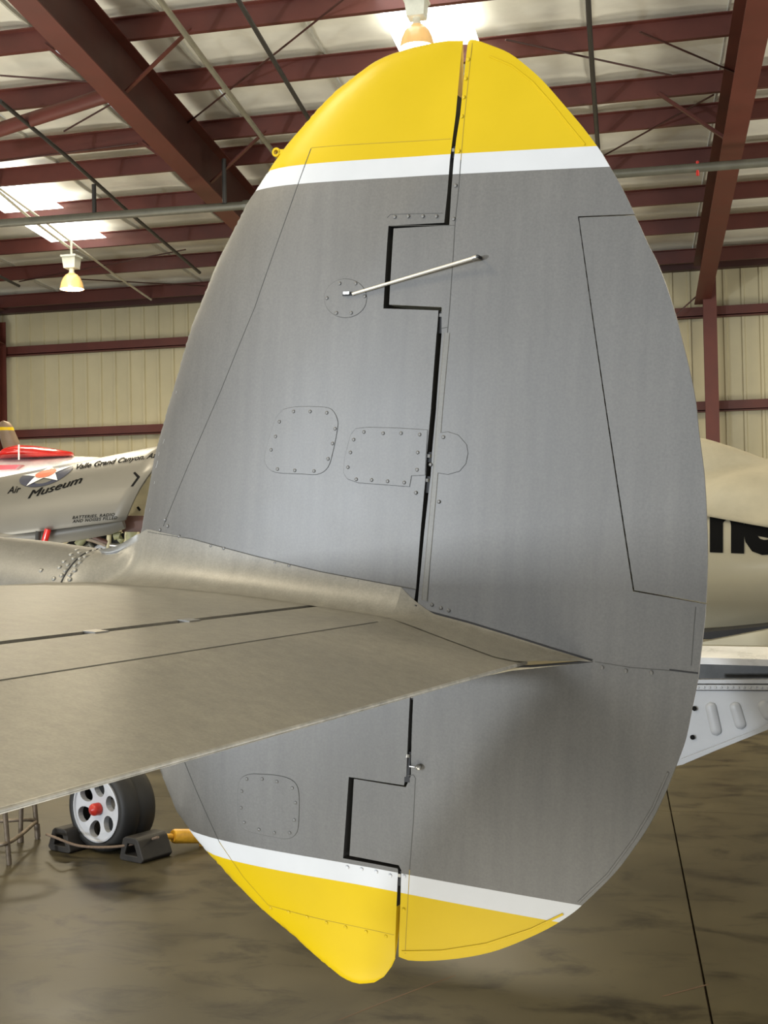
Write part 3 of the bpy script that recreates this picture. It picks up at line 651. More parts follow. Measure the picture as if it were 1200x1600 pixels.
def fair(s, t):
    i = s * (len(A2) - 1); k = min(int(i), len(A2) - 2); p = A2[k].lerp(A2[k + 1], i - k)
    A = V((p.x, -ht(p.x, p.y) - .003, p.y - .002)); xb = -1.385 + s * .45
    yb = interp([(0, -.165), (.7, -.23), (.86, -.19), (1, -ht(*p) - .004)], s)
    zb = topz(min(xb, -1.03)) + .002 if s < .86 else p.y - .004 - (1 - s) * .05
    B = V((min(xb, p.x), yb, zb)); c = V((p.x, A.y - .018 * (1 - s), B.z * .6 + A.z * .4))
    P = bez(A, c, B, t); k = max(0, 1 - s / .16); return P.lerp(fil(1, t), k * k * (3 - 2 * k) * (1 - .0 * t))
bm = bmesh.new(); g = grid(bm, 60, 20, fair); obj('tail_cone_fairing', bm, M['stabgray_lit'], plane, 180)
ribbon('cut_line', A2, .006, M['dark'], rud, .0015, .02, False)
ribbon('cut_line', [onskin(*p) for p in ((765, 1042), (830, 1041), (880, 1037), (926, 1033))], .006, M['dark'], rud, .0012, .02, False)
bm = bmesh.new(); p = onskin(647, 947); p = spt(p, 0); box(bm, (p.x - .012, p.y - .008, p.z - .018), (p.x + .010, p.y + .01, p.z + .004)); obj('hinge_stop', bm, M['dark'], plane)
# boom running forward
def boom_pt(x, ph, lift=0):
    zt = interp(TOPB, x); r = .2 + max(0, (-2.3 - x)) * .02 - max(0, x + 2.3) * .14
    return V((x, -(r * .93 + lift) * sin(ph), zt - r + (r + lift) * cos(ph)))
bm = bmesh.new(); n = 48; rows = []
for x in [-6, -5, -4, -3.4, -3.0, -2.784, -2.7, -2.6, -2.5, -2.44, -2.38, -2.34, -2.28, -2.2, -2.05, -1.9, -1.7, -1.5, -1.4]:
    
    if x < -2.37: rows.append([bm.verts.new(boom_pt(x, 2 * pi * k / n)) for k in range(n)])
    else:
        r2 = interp([(-2.36, .19), (-2.28, .12), (-2.1, .08), (-1.4, .05)], x); rows.append([bm.verts.new((x, -r2 * sin(2 * pi * k / n), -.41 + r2 * cos(2 * pi * k / n))) for k in range(n)])
for a, b in zip(rows, rows[1:]):
    for k in range(n): bm.faces.new((a[k], a[(k + 1) % n], b[(k + 1) % n], b[k]))
bm.faces.new(rows[0]); bm.faces.new(rows[-1][::-1])
boom = obj('tail_boom', bm, M['filgray_lightened'], plane, 60)
def bsd(P):
    q = FM.transposed() @ (P - FO); zt = interp(TOPB, q.x); r = .2 + max(0, (-2.3 - q.x)) * .02 - max(0, q.x + 2.3) * .14
    return sqrt((q.y / .93) ** 2 + (q.z - zt + r) ** 2) - r
def onboom(px, py): return FM.transposed() @ (hit(px, py, bsd, 2.4, 3.8) - FO)
def bang(q):
    zt = interp(TOPB, q.x); r = .2 + max(0, (-2.3 - q.x)) * .02; return atan2(-q.y / .93, q.z - zt + r)
j0 = onboom(118, 876); xj = j0.x
bm = bmesh.new(); sweep(bm, [boom_pt(xj, .02 + .072 * k, .0004) for k in range(26)], [(-.002, -.001), (.002, -.001), (.002, .001), (-.002, .001)]); obj('panel_seam', bm, M['dark'], boom)
bm = bmesh.new(); lathe(bm, [(.0072, -.001), (.0066, .0012), (.004, .0026), (.002, .003)], 12, cap1=True); RIV = bpy.data.meshes.new('rivet'); bm.to_mesh(RIV); bm.free(); RIV.shade_smooth(); RIV.materials.append(M['rivet'])
for px, py in ((64, 891), (120, 859), (111, 866), (100, 877), (93, 886), (84, 904), (96, 899), (106, 882), (115, 872), (124, 863), (109, 905), (117, 891), (117, 883), (125, 878), (133, 869), (137, 863), (147, 860), (109, 898), (125, 872), (102, 891)):
    q = onboom(px, py); ph = bang(q); nrm = V((0, -sin(ph), cos(ph)))
    inst('rivet', RIV, None, boom, q, nrm.to_track_quat('Z', 'Y').to_matrix())
#--MORE--
# ------------------------------------------------------------------ added trestle, outside the view, its sheet shaped to shade the lower rudder
def FW_(p): return FO + FM @ V(p)
_o = FW_((-1.9, -2.0, -1.7))
st = thing('shade_trestle', 'added unseen sheet-sided trestle that shades the lower rudder', 'trestle', (_o.x, _o.y, 0))
def toward(p, t): return p + (KEYP - p) * t
q = [toward(V((x, 0, z)), .18) for x, z in ((-.965, -.40), (-1.36, -.975), (-1.39, -1.30), (-.45, -1.30), (-.45, -.40))]
q = [FW_(p) - st.location for p in q]; th = NN * .02; bm = bmesh.new()
a = [bm.verts.new(p) for p in q]; b = [bm.verts.new(p + th) for p in q]
bm.faces.new(a); bm.faces.new(b[::-1])
for k in range(5): bm.faces.new((a[k], a[(k + 1) % 5], b[(k + 1) % 5], b[k]))
obj('shade_sheet', bm, M['galv'], st)
for k in (2, 3):
    p = q[k]; tube('leg', [V((p.x, p.y, p.z + .1)), V((p.x, p.y, 0))], .02, M['black_pipe'], st, 8)
    p2 = p - NN * .4; tube('leg', [V((p.x, p.y, p.z + .2)), V((p2.x, p2.y, 0))], .02, M['black_pipe'], st, 8)
# ------------------------------------------------------------------ aircraft beyond the boom on the left (long cowling with the star)
AL = radians(7.0); dL = 14.0
AX = (RT * cos(AL) + UP * sin(AL) - FW * .12).normalized(); NA = (-FW - AX * (-FW).dot(AX)).normalized(); UA = NA.cross(AX) * -1
if UA.z < 0: UA = -UA
AXO = at(95, 827, dL) + FW * .7              # a point on the axis of the cowling
def rL(s): return .745 + .062 * s
def cowl(s, ph, lift=0):
    r = rL(s) + lift; return AXO + AX * s + NA * (r * cos(ph)) + UA * (r * sin(ph))
def csd(P):
    q = P - AXO; s = q.dot(AX); return sqrt(q.dot(NA) ** 2 + q.dot(UA) ** 2) - rL(s) - .004
def oncowl(px, py): return hit(px, py, csd, dL - 1.6, dL + 1.4)
def cparam(P): q = P - AXO; return q.dot(AX), atan2(q.dot(UA), q.dot(NA))
lp = thing('nose_cowled_aircraft', 'pale grey aircraft nose with star insignia and open engine bay behind the boom', 'aircraft', (AXO.x, AXO.y, 0))
def loc(o):
    o.data.transform(Matrix.Translation(-V(o.parent.location))); return o
def lob(name, bm, m, parent=lp, smooth=None):
    o = obj(name, bm, m, parent, smooth); o.data.transform(Matrix.Translation(-lp.location)); return o
edge = [cparam(oncowl(*p)) for p in ((194, 816), (202, 796), (211, 775), (220, 758), (239, 731), (246, 712))]
edge = [(ph, s) for s, ph in edge]; edge.sort()
ph0 = cparam(oncowl(100, 825))[1]
def cut(ph): return interp([(-.3, edge[0][1])] + edge + [(1.7, edge[-1][1] + .25), (3.6, edge[-1][1] + .3)], ph)
bm = bmesh.new()
def cw(u, v):
    ph = ph0 + (pi - 2 * ph0) * v; s1 = cut(min(ph, pi - ph)); return cowl(-3.2 + (s1 + 3.2) * u, ph)
vs = grid(bm, 24, 48, cw)
for f in bm.faces[:]: f.smooth = True
o = lob('cowling', bm, M['bare'], lp, 60); sm = o.modifiers.new('thick', 'SOLIDIFY'); sm.thickness = .03; sm.offset = -1
cwl = o
def on_mesh(name, polys, m, parent, surf=oncowl, tow=None):
    "flat print: polygons given in the picture, laid on the surface"
    bm = bmesh.new()
    for pl in polys: bm.faces.new([bm.verts.new(surf(*p)) for p in pl])
    return lob(name, bm, m, parent)
def roundel(cx, cy, a, k): return [(cx + rx, cy + ry) for rx, ry in k]
cs, cph = cparam(oncowl(72, 740)); Rr = .315; VS = .74
def disc(r, n, lift, r2=None, rot=0):
    out = []
    for k in range(n):
        rr = r if (r2 is None or k % 2 == 0) else r2; t = 2 * pi * k / n + rot
        out.append(cowl(cs + rr * cos(t), cph + VS * rr * sin(t) / rL(cs), lift))
    return out
def fan(name, ring, cen, m, parent):
    bm = bmesh.new(); c = bm.verts.new(cen); v = [bm.verts.new(p) for p in ring]
    for k in range(len(v)): bm.faces.new((c, v[k], v[(k + 1) % len(v)]))
    return lob(name, bm, m, parent)
def densify(ring_fn, n): return ring_fn
fan('insignia_disc', disc(Rr, 48, .006), cowl(cs, cph, .006), M['navy'], cwl)
ang = radians(90)
def star_ring(lift, sub=5):
    pts = [(Rr * (1 if k % 2 == 0 else .40) * cos(ang + pi * k / 5), Rr * (1 if k % 2 == 0 else .40) * sin(ang + pi * k / 5)) for k in range(10)]
    out = []
    for a, b in zip(pts, pts[1:] + pts[:1]):
        for i in range(sub):
            x, y = a[0] + (b[0] - a[0]) * i / sub, a[1] + (b[1] - a[1]) * i / sub; out.append(cowl(cs + x, cph + VS * y / rL(cs), lift))
    return out
fan('insignia_star', star_ring(.010), cowl(cs, cph, .010), M['whitep'], cwl)
fan('insignia_centre', disc(.125, 32, .014), cowl(cs, cph, .014), M['orange'], cwl)
def text_mesh(txt, shear=.0, bold=0, sp=1):
    c = bpy.data.curves.new('t', 'FONT'); c.body = txt; c.shear = shear; c.offset = bold; c.space_character = sp; c.resolution_u = 3
    o = bpy.data.objects.new('t', c); COL.objects.link(o); dg = bpy.context.evaluated_depsgraph_get()
    me = bpy.data.meshes.new_from_object(o.evaluated_get(dg)); bpy.data.objects.remove(o); return me
def letter(name, txt, A, B, up, m, parent, surf=oncowl, shear=.3, bold=.01, sp=1, base=None, arc=0):
    "text whose base line runs from A to B in the photograph; up = height vector of one em"
    me = text_mesh(txt, shear, bold, sp); xs_ = [v.co.x for v in me.vertices]; x0, x1 = min(xs_), max(xs_)
    bm = bmesh.new(); bm.from_mesh(me); bmesh.ops.triangulate(bm, faces=bm.faces[:])
    bmesh.ops.subdivide_edges(bm, edges=bm.edges[:], cuts=1, use_grid_fill=True)
    bmesh.ops.triangulate(bm, faces=bm.faces[:]); bm.to_mesh(me); bm.free()
    off = lp.location if base is None else base
    for v in me.vertices:
        t = (v.co.x - x0) / (x1 - x0); h = v.co.y
        v.co = surf(A[0] + (B[0] - A[0]) * t + up[0] * h, A[1] + (B[1] - A[1]) * t + up[1] * h + arc * 4 * t * (1 - t)) - off
    me.name = name; return link(name, me, m, parent)
letter('lettering', 'Museum', (43, 779), (127, 754), (3, -17), M['black'], cwl, shear=.35, bold=0)
letter('lettering', 'Museum', (44.3, 779.2), (128.3, 754.2), (3, -17), M['black'], cwl, shear=.35, bold=0)
letter('lettering', 'Air', (11, 771), (32, 769), (2, -15), M['black'], cwl, shear=.3, bold=.02)
letter('lettering', 'Valle Grand Canyon. Az', (119, 733), (246, 714), (2, -11), M['black'], cwl, shear=.4, bold=.022)
letter('lettering', 'BATTERIES, RADIO', (113, 811), (179, 806), (.5, -6.5), M['black'], cwl, shear=.2, bold=.02, sp=1.15)
letter('lettering', 'AND NOISES FILLED', (113, 817), (183, 811), (.5, -6.5), M['black'], cwl, shear=.2, bold=.02, sp=1.15)
on_mesh('hook_mark', [[(208, 739), (211, 737), (219, 745), (214, 746)], [(214, 746), (219, 745), (208, 760), (204, 760)]], M['black'], cwl)
# engine bay below and behind the cowling
def tubeL(name, pts, r, m, par=lp, n=10): o = tube(name, [at(*p) for p in pts], r, m, par, n); o.data.transform(Matrix.Translation(-lp.location)); return o
bm = bmesh.new()
sc = [(-30, 846, .11), (70, 837, .11), (130, 828, .105), (172, 821, .10), (193, 815, .08)]
pts = [at(px, py, dL + .15) for px, py, r in sc]; rows = []
for i, p in enumerate(pts):
    d = (pts[min(i + 1, 4)] - pts[max(i - 1, 0)]).normalized(); u = d.cross(FW).normalized(); s2 = d.cross(u)
    rows.append([bm.verts.new(p + u * (sc[i][2] * cos(2 * pi * k / 16)) + s2 * (sc[i][2] * sin(2 * pi * k / 16))) for k in range(16)])
for a, b in zip(rows, rows[1:]):
    for k in range(16): bm.faces.new((a[k], a[(k + 1) % 16], b[(k + 1) % 16], b[k]))
bm.faces.new(rows[0]); bm.faces.new(rows[-1]); lob('belly_duct', bm, M['bare'], lp, 60)
tubeL('red_band', [(66, 858, dL - .05), (75, 827, dL - .05)], .035, M['redp'])
tubeL('dark_band', [(58, 858, dL - .05), (60, 830, dL - .05)], .03, M['rubber'])
def plateL(name, pl, d, m, th=.06):
    bm = bmesh.new(); a = [bm.verts.new(at(x, y, d)) for x, y in pl]; b = [bm.verts.new(at(x, y, d) + FW * th) for x, y in pl]; n = len(pl)
    bm.faces.new(a); bm.faces.new(b[::-1])
    for k in range(n): bm.faces.new((a[k], a[(k + 1) % n], b[(k + 1) % n], b[k]))
    return lob(name, bm, m)
plateL('bulkhead', [(200, 800), (214, 772), (228, 752), (244, 722), (262, 712), (262, 806), (200, 808)], dL + .5, M['creamp'])
plateL('bulkhead_hole', [(213, 793), (216, 791), (220, 796), (218, 799)], dL + .48, M['black'], .01)
plateL('cradle_block', [(190, 830), (196, 806), (262, 806), (262, 832), (196, 836)], dL + .3, M['brownp'], .5)
plateL('engine_block', [(60, 880), (120, 838), (260, 828), (260, 900)], dL + .75, M['black'], .3)
for pts, r, m in (([(122, 852), (131, 839), (140, 838)], .05, 'olivep'), ([(131, 839), (150, 845), (166, 852)], .035, 'rust'), ([(143, 837), (158, 845), (168, 848)], .035, 'brownp'), ([(168, 858), (170, 845), (171, 834)], .028, 'creamp'), ([(178, 838), (188, 836), (190, 842), (186, 846)], .045, 'olivep'), ([(172, 852), (182, 853), (192, 852)], .03, 'steel'), ([(193, 862), (198, 845), (199, 831)], .03, 'creamp'), ([(203, 862), (206, 845), (206, 831)], .07, 'olivep'), ([(213, 858), (214, 845), (214, 831)], .03, 'creamp'), ([(150, 858), (158, 852), (166, 856)], .03, 'bay'), ([(134, 856), (140, 850), (146, 858)], .03, 'galv')):
    tubeL('engine_tube', [(x, y, dL + .25) for x, y in pts], r, M[m])
for px, py in ((180, 842), (187, 849), (176, 846)):
    bm = bmesh.new(); c = at(px, py, dL + .35); lathe(bm, [(0, -.06), (.055, -.05), (.06, 0), (.055, .05), (0, .06)], 10, org=c, ax=V((.4, -.6, .3)).normalized()); lob('engine_accessory', bm, M['alu'], lp, 60)
bm = bmesh.new(); c = at(120, 850, dL + .5); lathe(bm, [(.03, -c.z + .01), (.03, -.02)], 10, True, True, org=c); lob('support_post', bm, M['black_pipe'])
# ------------------------------------------------------------------ red and white aircraft beyond it, and a propeller blade
dR = 17.5; c0 = at(40, 722, dR)
ra = thing('red_topped_aircraft', 'white aircraft with glossy red canopy top beyond the star-marked nose', 'aircraft', (c0.x, c0.y, 0))
def lob2(name, bm, m, smooth=None, par=None): o = obj(name, bm, m, par or ra, smooth); o.data.transform(Matrix.Translation(-ra.location)); return o
def loft(name, secs, d, m, depth=.35, n=20):
    "streamlined body from (px, top, bottom) stations"
    bm = bmesh.new(); rows = []
    for px, t, b in secs:
        c = at(px, (t + b) / 2, d); hh = max(.004, abs(b - t) / 2 * d / 2000); dd = depth * min(1, hh / .12 + .1)
        rows.append([bm.verts.new(c + UP * (hh * sin(2 * pi * k / n)) - FW * (dd * cos(2 * pi * k / n))) for k in range(n)])
    for a, b in zip(rows, rows[1:]):
        for k in range(n): bm.faces.new((a[k], a[(k + 1) % n], b[(k + 1) % n], b[k]))
    bm.faces.new(rows[0]); bm.faces.new(rows[-1]); return lob2(name, bm, m, 60)
loft('canopy_top', [(-8, 716, 718), (2, 706, 718), (12, 699, 717), (28, 695.5, 716), (32, 695, 716), (60, 697, 715), (90, 702, 714), (112, 706, 713), (114, 708, 711)], dR - .15, M['redp'])
tb = bmesh.new(); sweep(tb, [at(29.5, 695, dR - .5), at(29.5, 718, dR - .56)], circ(.012, 8)); lob2('canopy_frame', tb, M['whitep'])
loft('fuselage', [(-260, 712, 790), (-120, 711, 790), (0, 714, 770), (60, 715, 760), (112, 713, 750), (150, 714, 745), (200, 720, 735)], dR + .1, M['whitep'], .5)
bm = bmesh.new(); q = [at(x, y, dR - .55) for x, y in ((-30, 727), (32, 726), (24, 733), (-30, 735))]; v = [bm.verts.new(p) for p in q]; v2 = [bm.verts.new(p + FW * .3) for p in q]
bm.faces.new(v)
for k in range(4): bm.faces.new((v[k], v[(k + 1) % 4], v2[(k + 1) % 4], v2[k]))
lob2('red_flash', bm, M['redp'])
for X in (-160, 90): 
    p = at(X, 745, dR + .1); bm = bmesh.new(); sweep(bm, [V((p.x, p.y, p.z)), V((p.x, p.y, .0))], circ(.05, 10)); lob2('gear_leg', bm, M['whitep'])
dP = 18.5; p0 = at(8, 662, dP)
pb = thing('propeller', 'brown propeller blade with a yellow band standing at the far left', 'propeller', (at(30, 720, dP).x, at(30, 720, dP).y, at(30, 720, dP).z))
def blade(secs, m, nm):
    bm = bmesh.new(); rows = []
    for xl, xr, y in secs:
        a, b = at(xl, y, dP), at(xr, y, dP); c = (a + b) / 2; h = (b - a) / 2
        rows.append([bm.verts.new(c + h * cos(t) - FW * (.05 * sin(t))) for t in [2 * pi * k / 14 for k in range(14)]])
    for a, b in zip(rows, rows[1:]):
        for k in range(14): bm.faces.new((a[k], a[(k + 1) % 14], b[(k + 1) % 14], b[k]))
    bm.faces.new(rows[0]); bm.faces.new(rows[-1]); o = obj(nm, bm, m, pb, 50); o.data.transform(Matrix.Translation(-pb.location))
blade([(5, 7, 657.5), (0, 15, 660), (-2, 20, 666), (-2, 21, 667.5)], M['prop'], 'blade_tip')
blade([(-2, 21, 667.5), (-2, 22.5, 672.5)], M['yellow'], 'yellow_band')
blade([(-2, 22.5, 672.5), (0, 28, 685), (5, 36, 702), (14, 46, 725)], M['prop'], 'blade')
bm = bmesh.new(); lathe(bm, [(.0, -.25), (.12, -.2), (.2, 0), (.2, .3), (0, .35)], 16, org=at(40, 738, dP + .1), ax=FW); o = obj('spinner', bm, M['prop'], pb, 50); o.data.transform(Matrix.Translation(-pb.location))
tube('shaft_stand', [at(40, 738, dP + .2) - pb.location, V((at(40, 738, dP + .2).x, at(40, 738, dP + .2).y, 0)) - pb.location], .05, M['black_pipe'], pb, 10)
# ------------------------------------------------------------------ aircraft with the canvas cover on the right
BX = AF0.copy(); BN = NN.copy(); dB = 6.2; B0 = at(1150, 855, dB)
BU = V((0, 0, 1))
rp = thing('covered_aircraft', 'glossy grey aircraft with black letters under a beige canvas cover behind the rudder', 'aircraft', (B0.x, B0.y, 0))
def lobB(name, bm, m, smooth=None, par=None): o = obj(name, bm, m, par or rp, smooth); o.data.transform(Matrix.Translation(-rp.location)); return o
FCY = B0 + BN * .5                           # fuselage axis
HH, DD = .395, .5
def fus(s, ph, lift=0): return FCY + BX * s + BU * ((HH + lift) * sin(ph) * (1 if sin(ph) > 0 else 1.36)) - BN * ((DD + lift) * cos(ph))
def fsd(P, lift=.004):
    q = P - FCY; return (sqrt((q.dot(BU) / ((HH + lift) * (1 if q.dot(BU) > 0 else 1.36))) ** 2 + (q.dot(BN) / (DD + lift)) ** 2) - 1) * HH
def onfus(px, py): return hit(px, py, fsd, dB - 1.2, dB + 1.0)
bm = bmesh.new(); grid(bm, 12, 64, lambda u, v: fus(-2.6 + 4.6 * u, 2 * pi * v)); bmesh.ops.remove_doubles(bm, verts=bm.verts[:], dist=1e-4); fz = lobB('fuselage', bm, M['gloss'], 60)
def bparam(P): q = P - FCY; return q.dot(BX), q.dot(BU)
low = [bparam(hit(px, py, lambda P: fsd(P, .02), dB - 1.2, dB + 1)) for px, py in ((1104, 806), (1150, 814), (1200, 824))]
top = [bparam(onplane(px, py, FCY, BN)) for px, py in ((1092, 683), (1112, 688), (1150, 700), (1200, 718))]
def cover(u, v):
    s = -1.6 + 2.6 * u
    zl = low[0][1] + (low[2][1] - low[0][1]) * (s - low[0][0]) / (low[2][0] - low[0][0]); zt = interp([(-1.6, top[0][1] + .12)] + top + [(1.2, top[-1][1] - .2)], s)
    zt = max(zt, zl + .1); side = 1 if v < .5 else -1; t = 1 - abs(2 * v - 1)      # t 0 at the hem, 1 at the ridge
    z = zl + (zt - zl) * t; zz = min(.999, max(-1, z / (HH + .02)))
    e0 = sqrt(max(0, 1 - zz * zz)); top_ = min(1.0, max(0.0, (zt - z) / .12)); e1 = min(1, max(0, (zt - z) / .16)) ** .6 * .35
    bulge = max(e0 * top_ ** .5 if zt < HH else e0, e1 if z > HH * .7 else 0) * (1 if t < 1 else 0)
    y = (DD + .03) * bulge + (.03 * sin(s * 9 + z * 7) + .026 * sin(s * 15 - z * 16)) * (1 - t) * t * 4 * 1.0 + .016 * sin(s * 22 - z * 30) * t * (1 - t) * 4
    return FCY + BX * s + BU * z - BN * (y * side)
bm = bmesh.new(); grid(bm, 50, 48, cover); o = lobB('canvas_cover', bm, M['cloth'], 180); mod = o.modifiers.new('thick', 'SOLIDIFY'); mod.thickness = .006
me = text_mesh('ne', 0, .045, .95)
bm = bmesh.new(); bm.from_mesh(me); bmesh.ops.triangulate(bm, faces=bm.faces[:])
for _ in range(3): bmesh.ops.subdivide_edges(bm, edges=[e for e in bm.edges if e.calc_length() > .06], cuts=1, use_grid_fill=True)
bmesh.ops.triangulate(bm, faces=bm.faces[:]); bm.to_mesh(me); bm.free(); xs_ = [v.co.x for v in me.vertices]; x0, x1 = min(xs_), max(xs_); hx = max(v.co.y for v in me.vertices)
for v in me.vertices:
    t = (v.co.x - x0) / (x1 - x0); v.co = onfus(1109 + 110 * t, 857 + 4 * t - (v.co.y / hx) * 68) - rp.location
me.name = 'lettering'; link('lettering', me, M['black'], fz)
# wing root, flap edge, wheel bay and door
def slabB(name, pl, d, m, th, par=None, dirv=None):
    bm = bmesh.new(); P0 = at(1150, 1050, d); q = [onplane(x, y, P0, BN) for x, y in pl]; e = (dirv or BN) * th
    a = [bm.verts.new(p) for p in q]; b = [bm.verts.new(p + e) for p in q]; n = len(q)
    bm.faces.new(a); bm.faces.new(b[::-1])
    for k in range(n): bm.faces.new((a[k], a[(k + 1) % n], b[(k + 1) % n], b[k]))
    return lobB(name, bm, m, None, par)
slabB('belly_shadow_slab', [(1040, 991), (1100, 988), (1320, 966), (1320, 985), (1200, 986), (1100, 1004), (1040, 1012)], 5.95, M['dark'], .3)  # dark slab standing in for the shadow under the belly
slabB('wing_fillet', [(1040, 1004), (1100, 1003), (1200, 984), (1320, 965), (1320, 1020), (1040, 1016)], 5.75, M['gloss'], .15)
bm = bmesh.new(); P5, P6 = at(1150, 1050, 5.43), at(1150, 1050, 5.68)      # sloping upper face of the wing edge
q = [onplane(1040, 1026, P5, BN), onplane(1330, 1034, P5, BN), onplane(1330, 1013, P6, BN), onplane(1040, 1008, P6, BN)]
a = [bm.verts.new(p) for p in q]; b = [bm.verts.new(p - V((0, 0, .03)) + (BN * .02 if k < 2 else BN * 0)) for k, p in enumerate(q)]
bm.faces.new(a); bm.faces.new(b[::-1])
for k in range(4): bm.faces.new((a[k], a[(k + 1) % 4], b[(k + 1) % 4], b[k]))
lobB('wing_edge', bm, mat('painted_metal_glare', (.93, .93, .93), .3))  # glare on polished metal, put into a near-white colour
slabB('wing_lip', [(1040, 1027), (1330, 1035), (1330, 1038), (1040, 1030)], 5.50, M['bay'], .5)
slabB('wing_underside', [(1040, 1026), (1330, 1033), (1330, 1078), (1040, 1074)], 5.8, M['alu'], .2)
slabB('stringer', [(1060, 1062), (1330, 1062), (1330, 1068), (1060, 1068)], 5.45, M['bay'], .05)
slabB('stringer', [(1060, 1070), (1330, 1071), (1330, 1078), (1060, 1078)], 5.44, M['bay'], .05)
dr = slabB('bay_door', [(1058, 1079), (1330, 1080), (1330, 1090), (1200, 1140), (1120, 1172), (1066, 1195), (1040, 1200)], 5.45, M['bay'], .03)
slabB('door_flange', [(1062, 1187), (1120, 1165), (1200, 1133), (1330, 1084), (1330, 1090), (1200, 1140), (1120, 1172), (1065, 1195)], 5.40, M['bay'], .05, dr)
for x0, y0, x1, y1 in ((1111, 1105, 1119, 1141), (1149, 1105, 1157, 1131), (1193, 1103, 1200, 1116)):
    a, b = (onplane(x, y, at(1150, 1050, 5.45), BN) for x, y in ((x0, y0), (x1, y1))); bm = bmesh.new()
    L_ = (b - a); lu = L_.normalized(); sd = lu.cross(BN).normalized(); R_ = .024
    def bead(u, v):
        t = -1 + 2 * u; L2 = L_.length / 2 + R_; k = t * L2; over = max(0, abs(k) - L_.length / 2); w_ = sqrt(max(0, R_ * R_ - over * over)) + .0005
        return (a + b) / 2 + lu * k + sd * (w_ * cos(pi * v)) - BN * (w_ * .55 * sin(pi * v))
    grid(bm, 18, 10, bead); lobB('stamped_bead', bm, M['bay'], 180, dr)
for x, y in ((1085, 1107), (1082, 1152)):
    a = onplane(x, y, at(1150, 1050, 5.44), BN); bm = bmesh.new(); lathe(bm, [(.011, 0), (.009, .004)], 10, cap1=True, org=a, ax=-BN); lobB('bolt_hole', bm, M['black'], None, dr)
for k in range(14):
    a = onplane(1082 + 9 * k, 1074, at(1150, 1050, 5.44), BN); bm = bmesh.new(); lathe(bm, [(.006, 0), (.004, .004)], 8, cap1=True, org=a, ax=-BN); lobB('rivet', bm, M['bay'], None, dr)
p = onplane(1750, 1100, at(1150, 1050, 5.8), BN)
bm = bmesh.new(); sweep(bm, [V((p.x, p.y + .3, 1.2)), V((p.x, p.y + .3, .2))], circ(.05, 12)); lobB('gear_leg', bm, M['bay'], 60)
bm = bmesh.new(); lathe(bm, [(.12, -.1), (.3, -.1), (.35, -.05), (.35, .05), (.3, .1), (.12, .1)], 28, True, True, org=V((p.x, p.y + .3, .35)), ax=BN); lobB('gear_wheel', bm, M['rubber'], 60)
# ------------------------------------------------------------------ wheel with its chocks, tow bar and rod stand on the floor at the left
def onfloor(px, py, z=0.0): return onplane(px, py, (0, 0, z), (0, 0, 1))
gc = onfloor(158, 1334); RW = .214
wax = (-FW * .80 - RT * .58); wax.z = 0; wax.normalize()
wc = at(151.5, 1264, (gc - CAM).dot(FW) + .02); RW = wc.z
wl = thing('aircraft_wheel', 'black-tyred wheel with silver six-hole hub and red cap between two chocks', 'wheel', (wc.x, wc.y, 0))
def lobW(name, bm, m, smooth=None, par=None): o = obj(name, bm, m, par or wl, smooth); o.data.transform(Matrix.Translation(-wl.location)); return o
WT = .235
bm = bmesh.new(); prof = [(RW * .74, 0), (RW * .80, .012), (RW * .90, .010), (RW * .965, -.012), (RW, -.05), (RW * 1.0, -.085), (RW * .985, -.09), (RW * .985, -.1), (RW, -.105), (RW, -WT + .05), (RW * .96, -WT + .015), (RW * .86, -WT), (RW * .6, -WT + .01)]
lathe(bm, prof, 48, org=wc, ax=wax); lobW('tyre', bm, M['rubber'], 50)
qm = wax.to_track_quat('Z', 'Y').to_matrix()
def wpt(r, t, h): return wc + qm @ V((r * cos(t), r * sin(t), h))
bm = bmesh.new(); Rr_ = RW * .75; no = 60
outer = [V((Rr_ * cos(2 * pi * k / no), Rr_ * sin(2 * pi * k / no))) for k in range(no)]
holes = []
for h in range(6):
    t0 = 2 * pi * h / 6 + .35; hole = []
    for k in range(16):
        u = 2 * pi * k / 16; rr = RW * .465 + RW * .19 * cos(u); hw = (.15 + .055 * (rr / RW - .3) * 2) * RW * sin(u) * 1.05
        hole.append(V((rr * cos(t0) - hw * sin(t0), rr * sin(t0) + hw * cos(t0))))
    holes.append(hole)
vs_ = outer[:]; ed = [(i, (i + 1) % no) for i in range(no)]
for hole in holes:
    b = len(vs_); vs_ += hole; ed += [(b + i, b + (i + 1) % 16) for i in range(16)]
cir = [V((RW * .16 * cos(2 * pi * k / 24), RW * .16 * sin(2 * pi * k / 24))) for k in range(24)]; b = len(vs_); vs_ += cir; ed += [(b + i, b + (i + 1) % 24) for i in range(24)]
r = delaunay_2d_cdt(vs_, ed, [], 0, 1e-6)
def dish(p): rr = p.length / RW; return .004 - .045 * max(0, (.62 - rr)) + .03 * max(0, .25 - rr)
vf = [bm.verts.new(wc + qm @ V((p.x, p.y, dish(p)))) for p in r[0]]
for f in r[2]:
    c = sum((r[0][i] for i in f), V((0, 0))) / 3
    if not any(inside(c, h) for h in holes): bm.faces.new([vf[i] for i in f])
o = lobW('wheel_disc', bm, M['rim']); m_ = o.modifiers.new('thick', 'SOLIDIFY'); m_.thickness = .035; m_.offset = 1; rim = o
bm = bmesh.new(); lathe(bm, [(RW * .755, .012), (RW * .72, .014), (RW * .70, .004)], 48, org=wc, ax=wax); lobW('rim_lip', bm, M['rim'], 60)
bm = bmesh.new(); lathe(bm, [(RW * .72, -.09), (RW * .1, -.12)], 32, org=wc, ax=wax); lobW('brake_drum', bm, M['rubber'], 60)
bm = bmesh.new(); lathe(bm, [(RW * .14, -.01), (RW * .14, .025), (RW * .12, .035), (0, .046)], 24, org=wc, ax=wax); lobW('hub_cap', bm, M['hub'], 60)
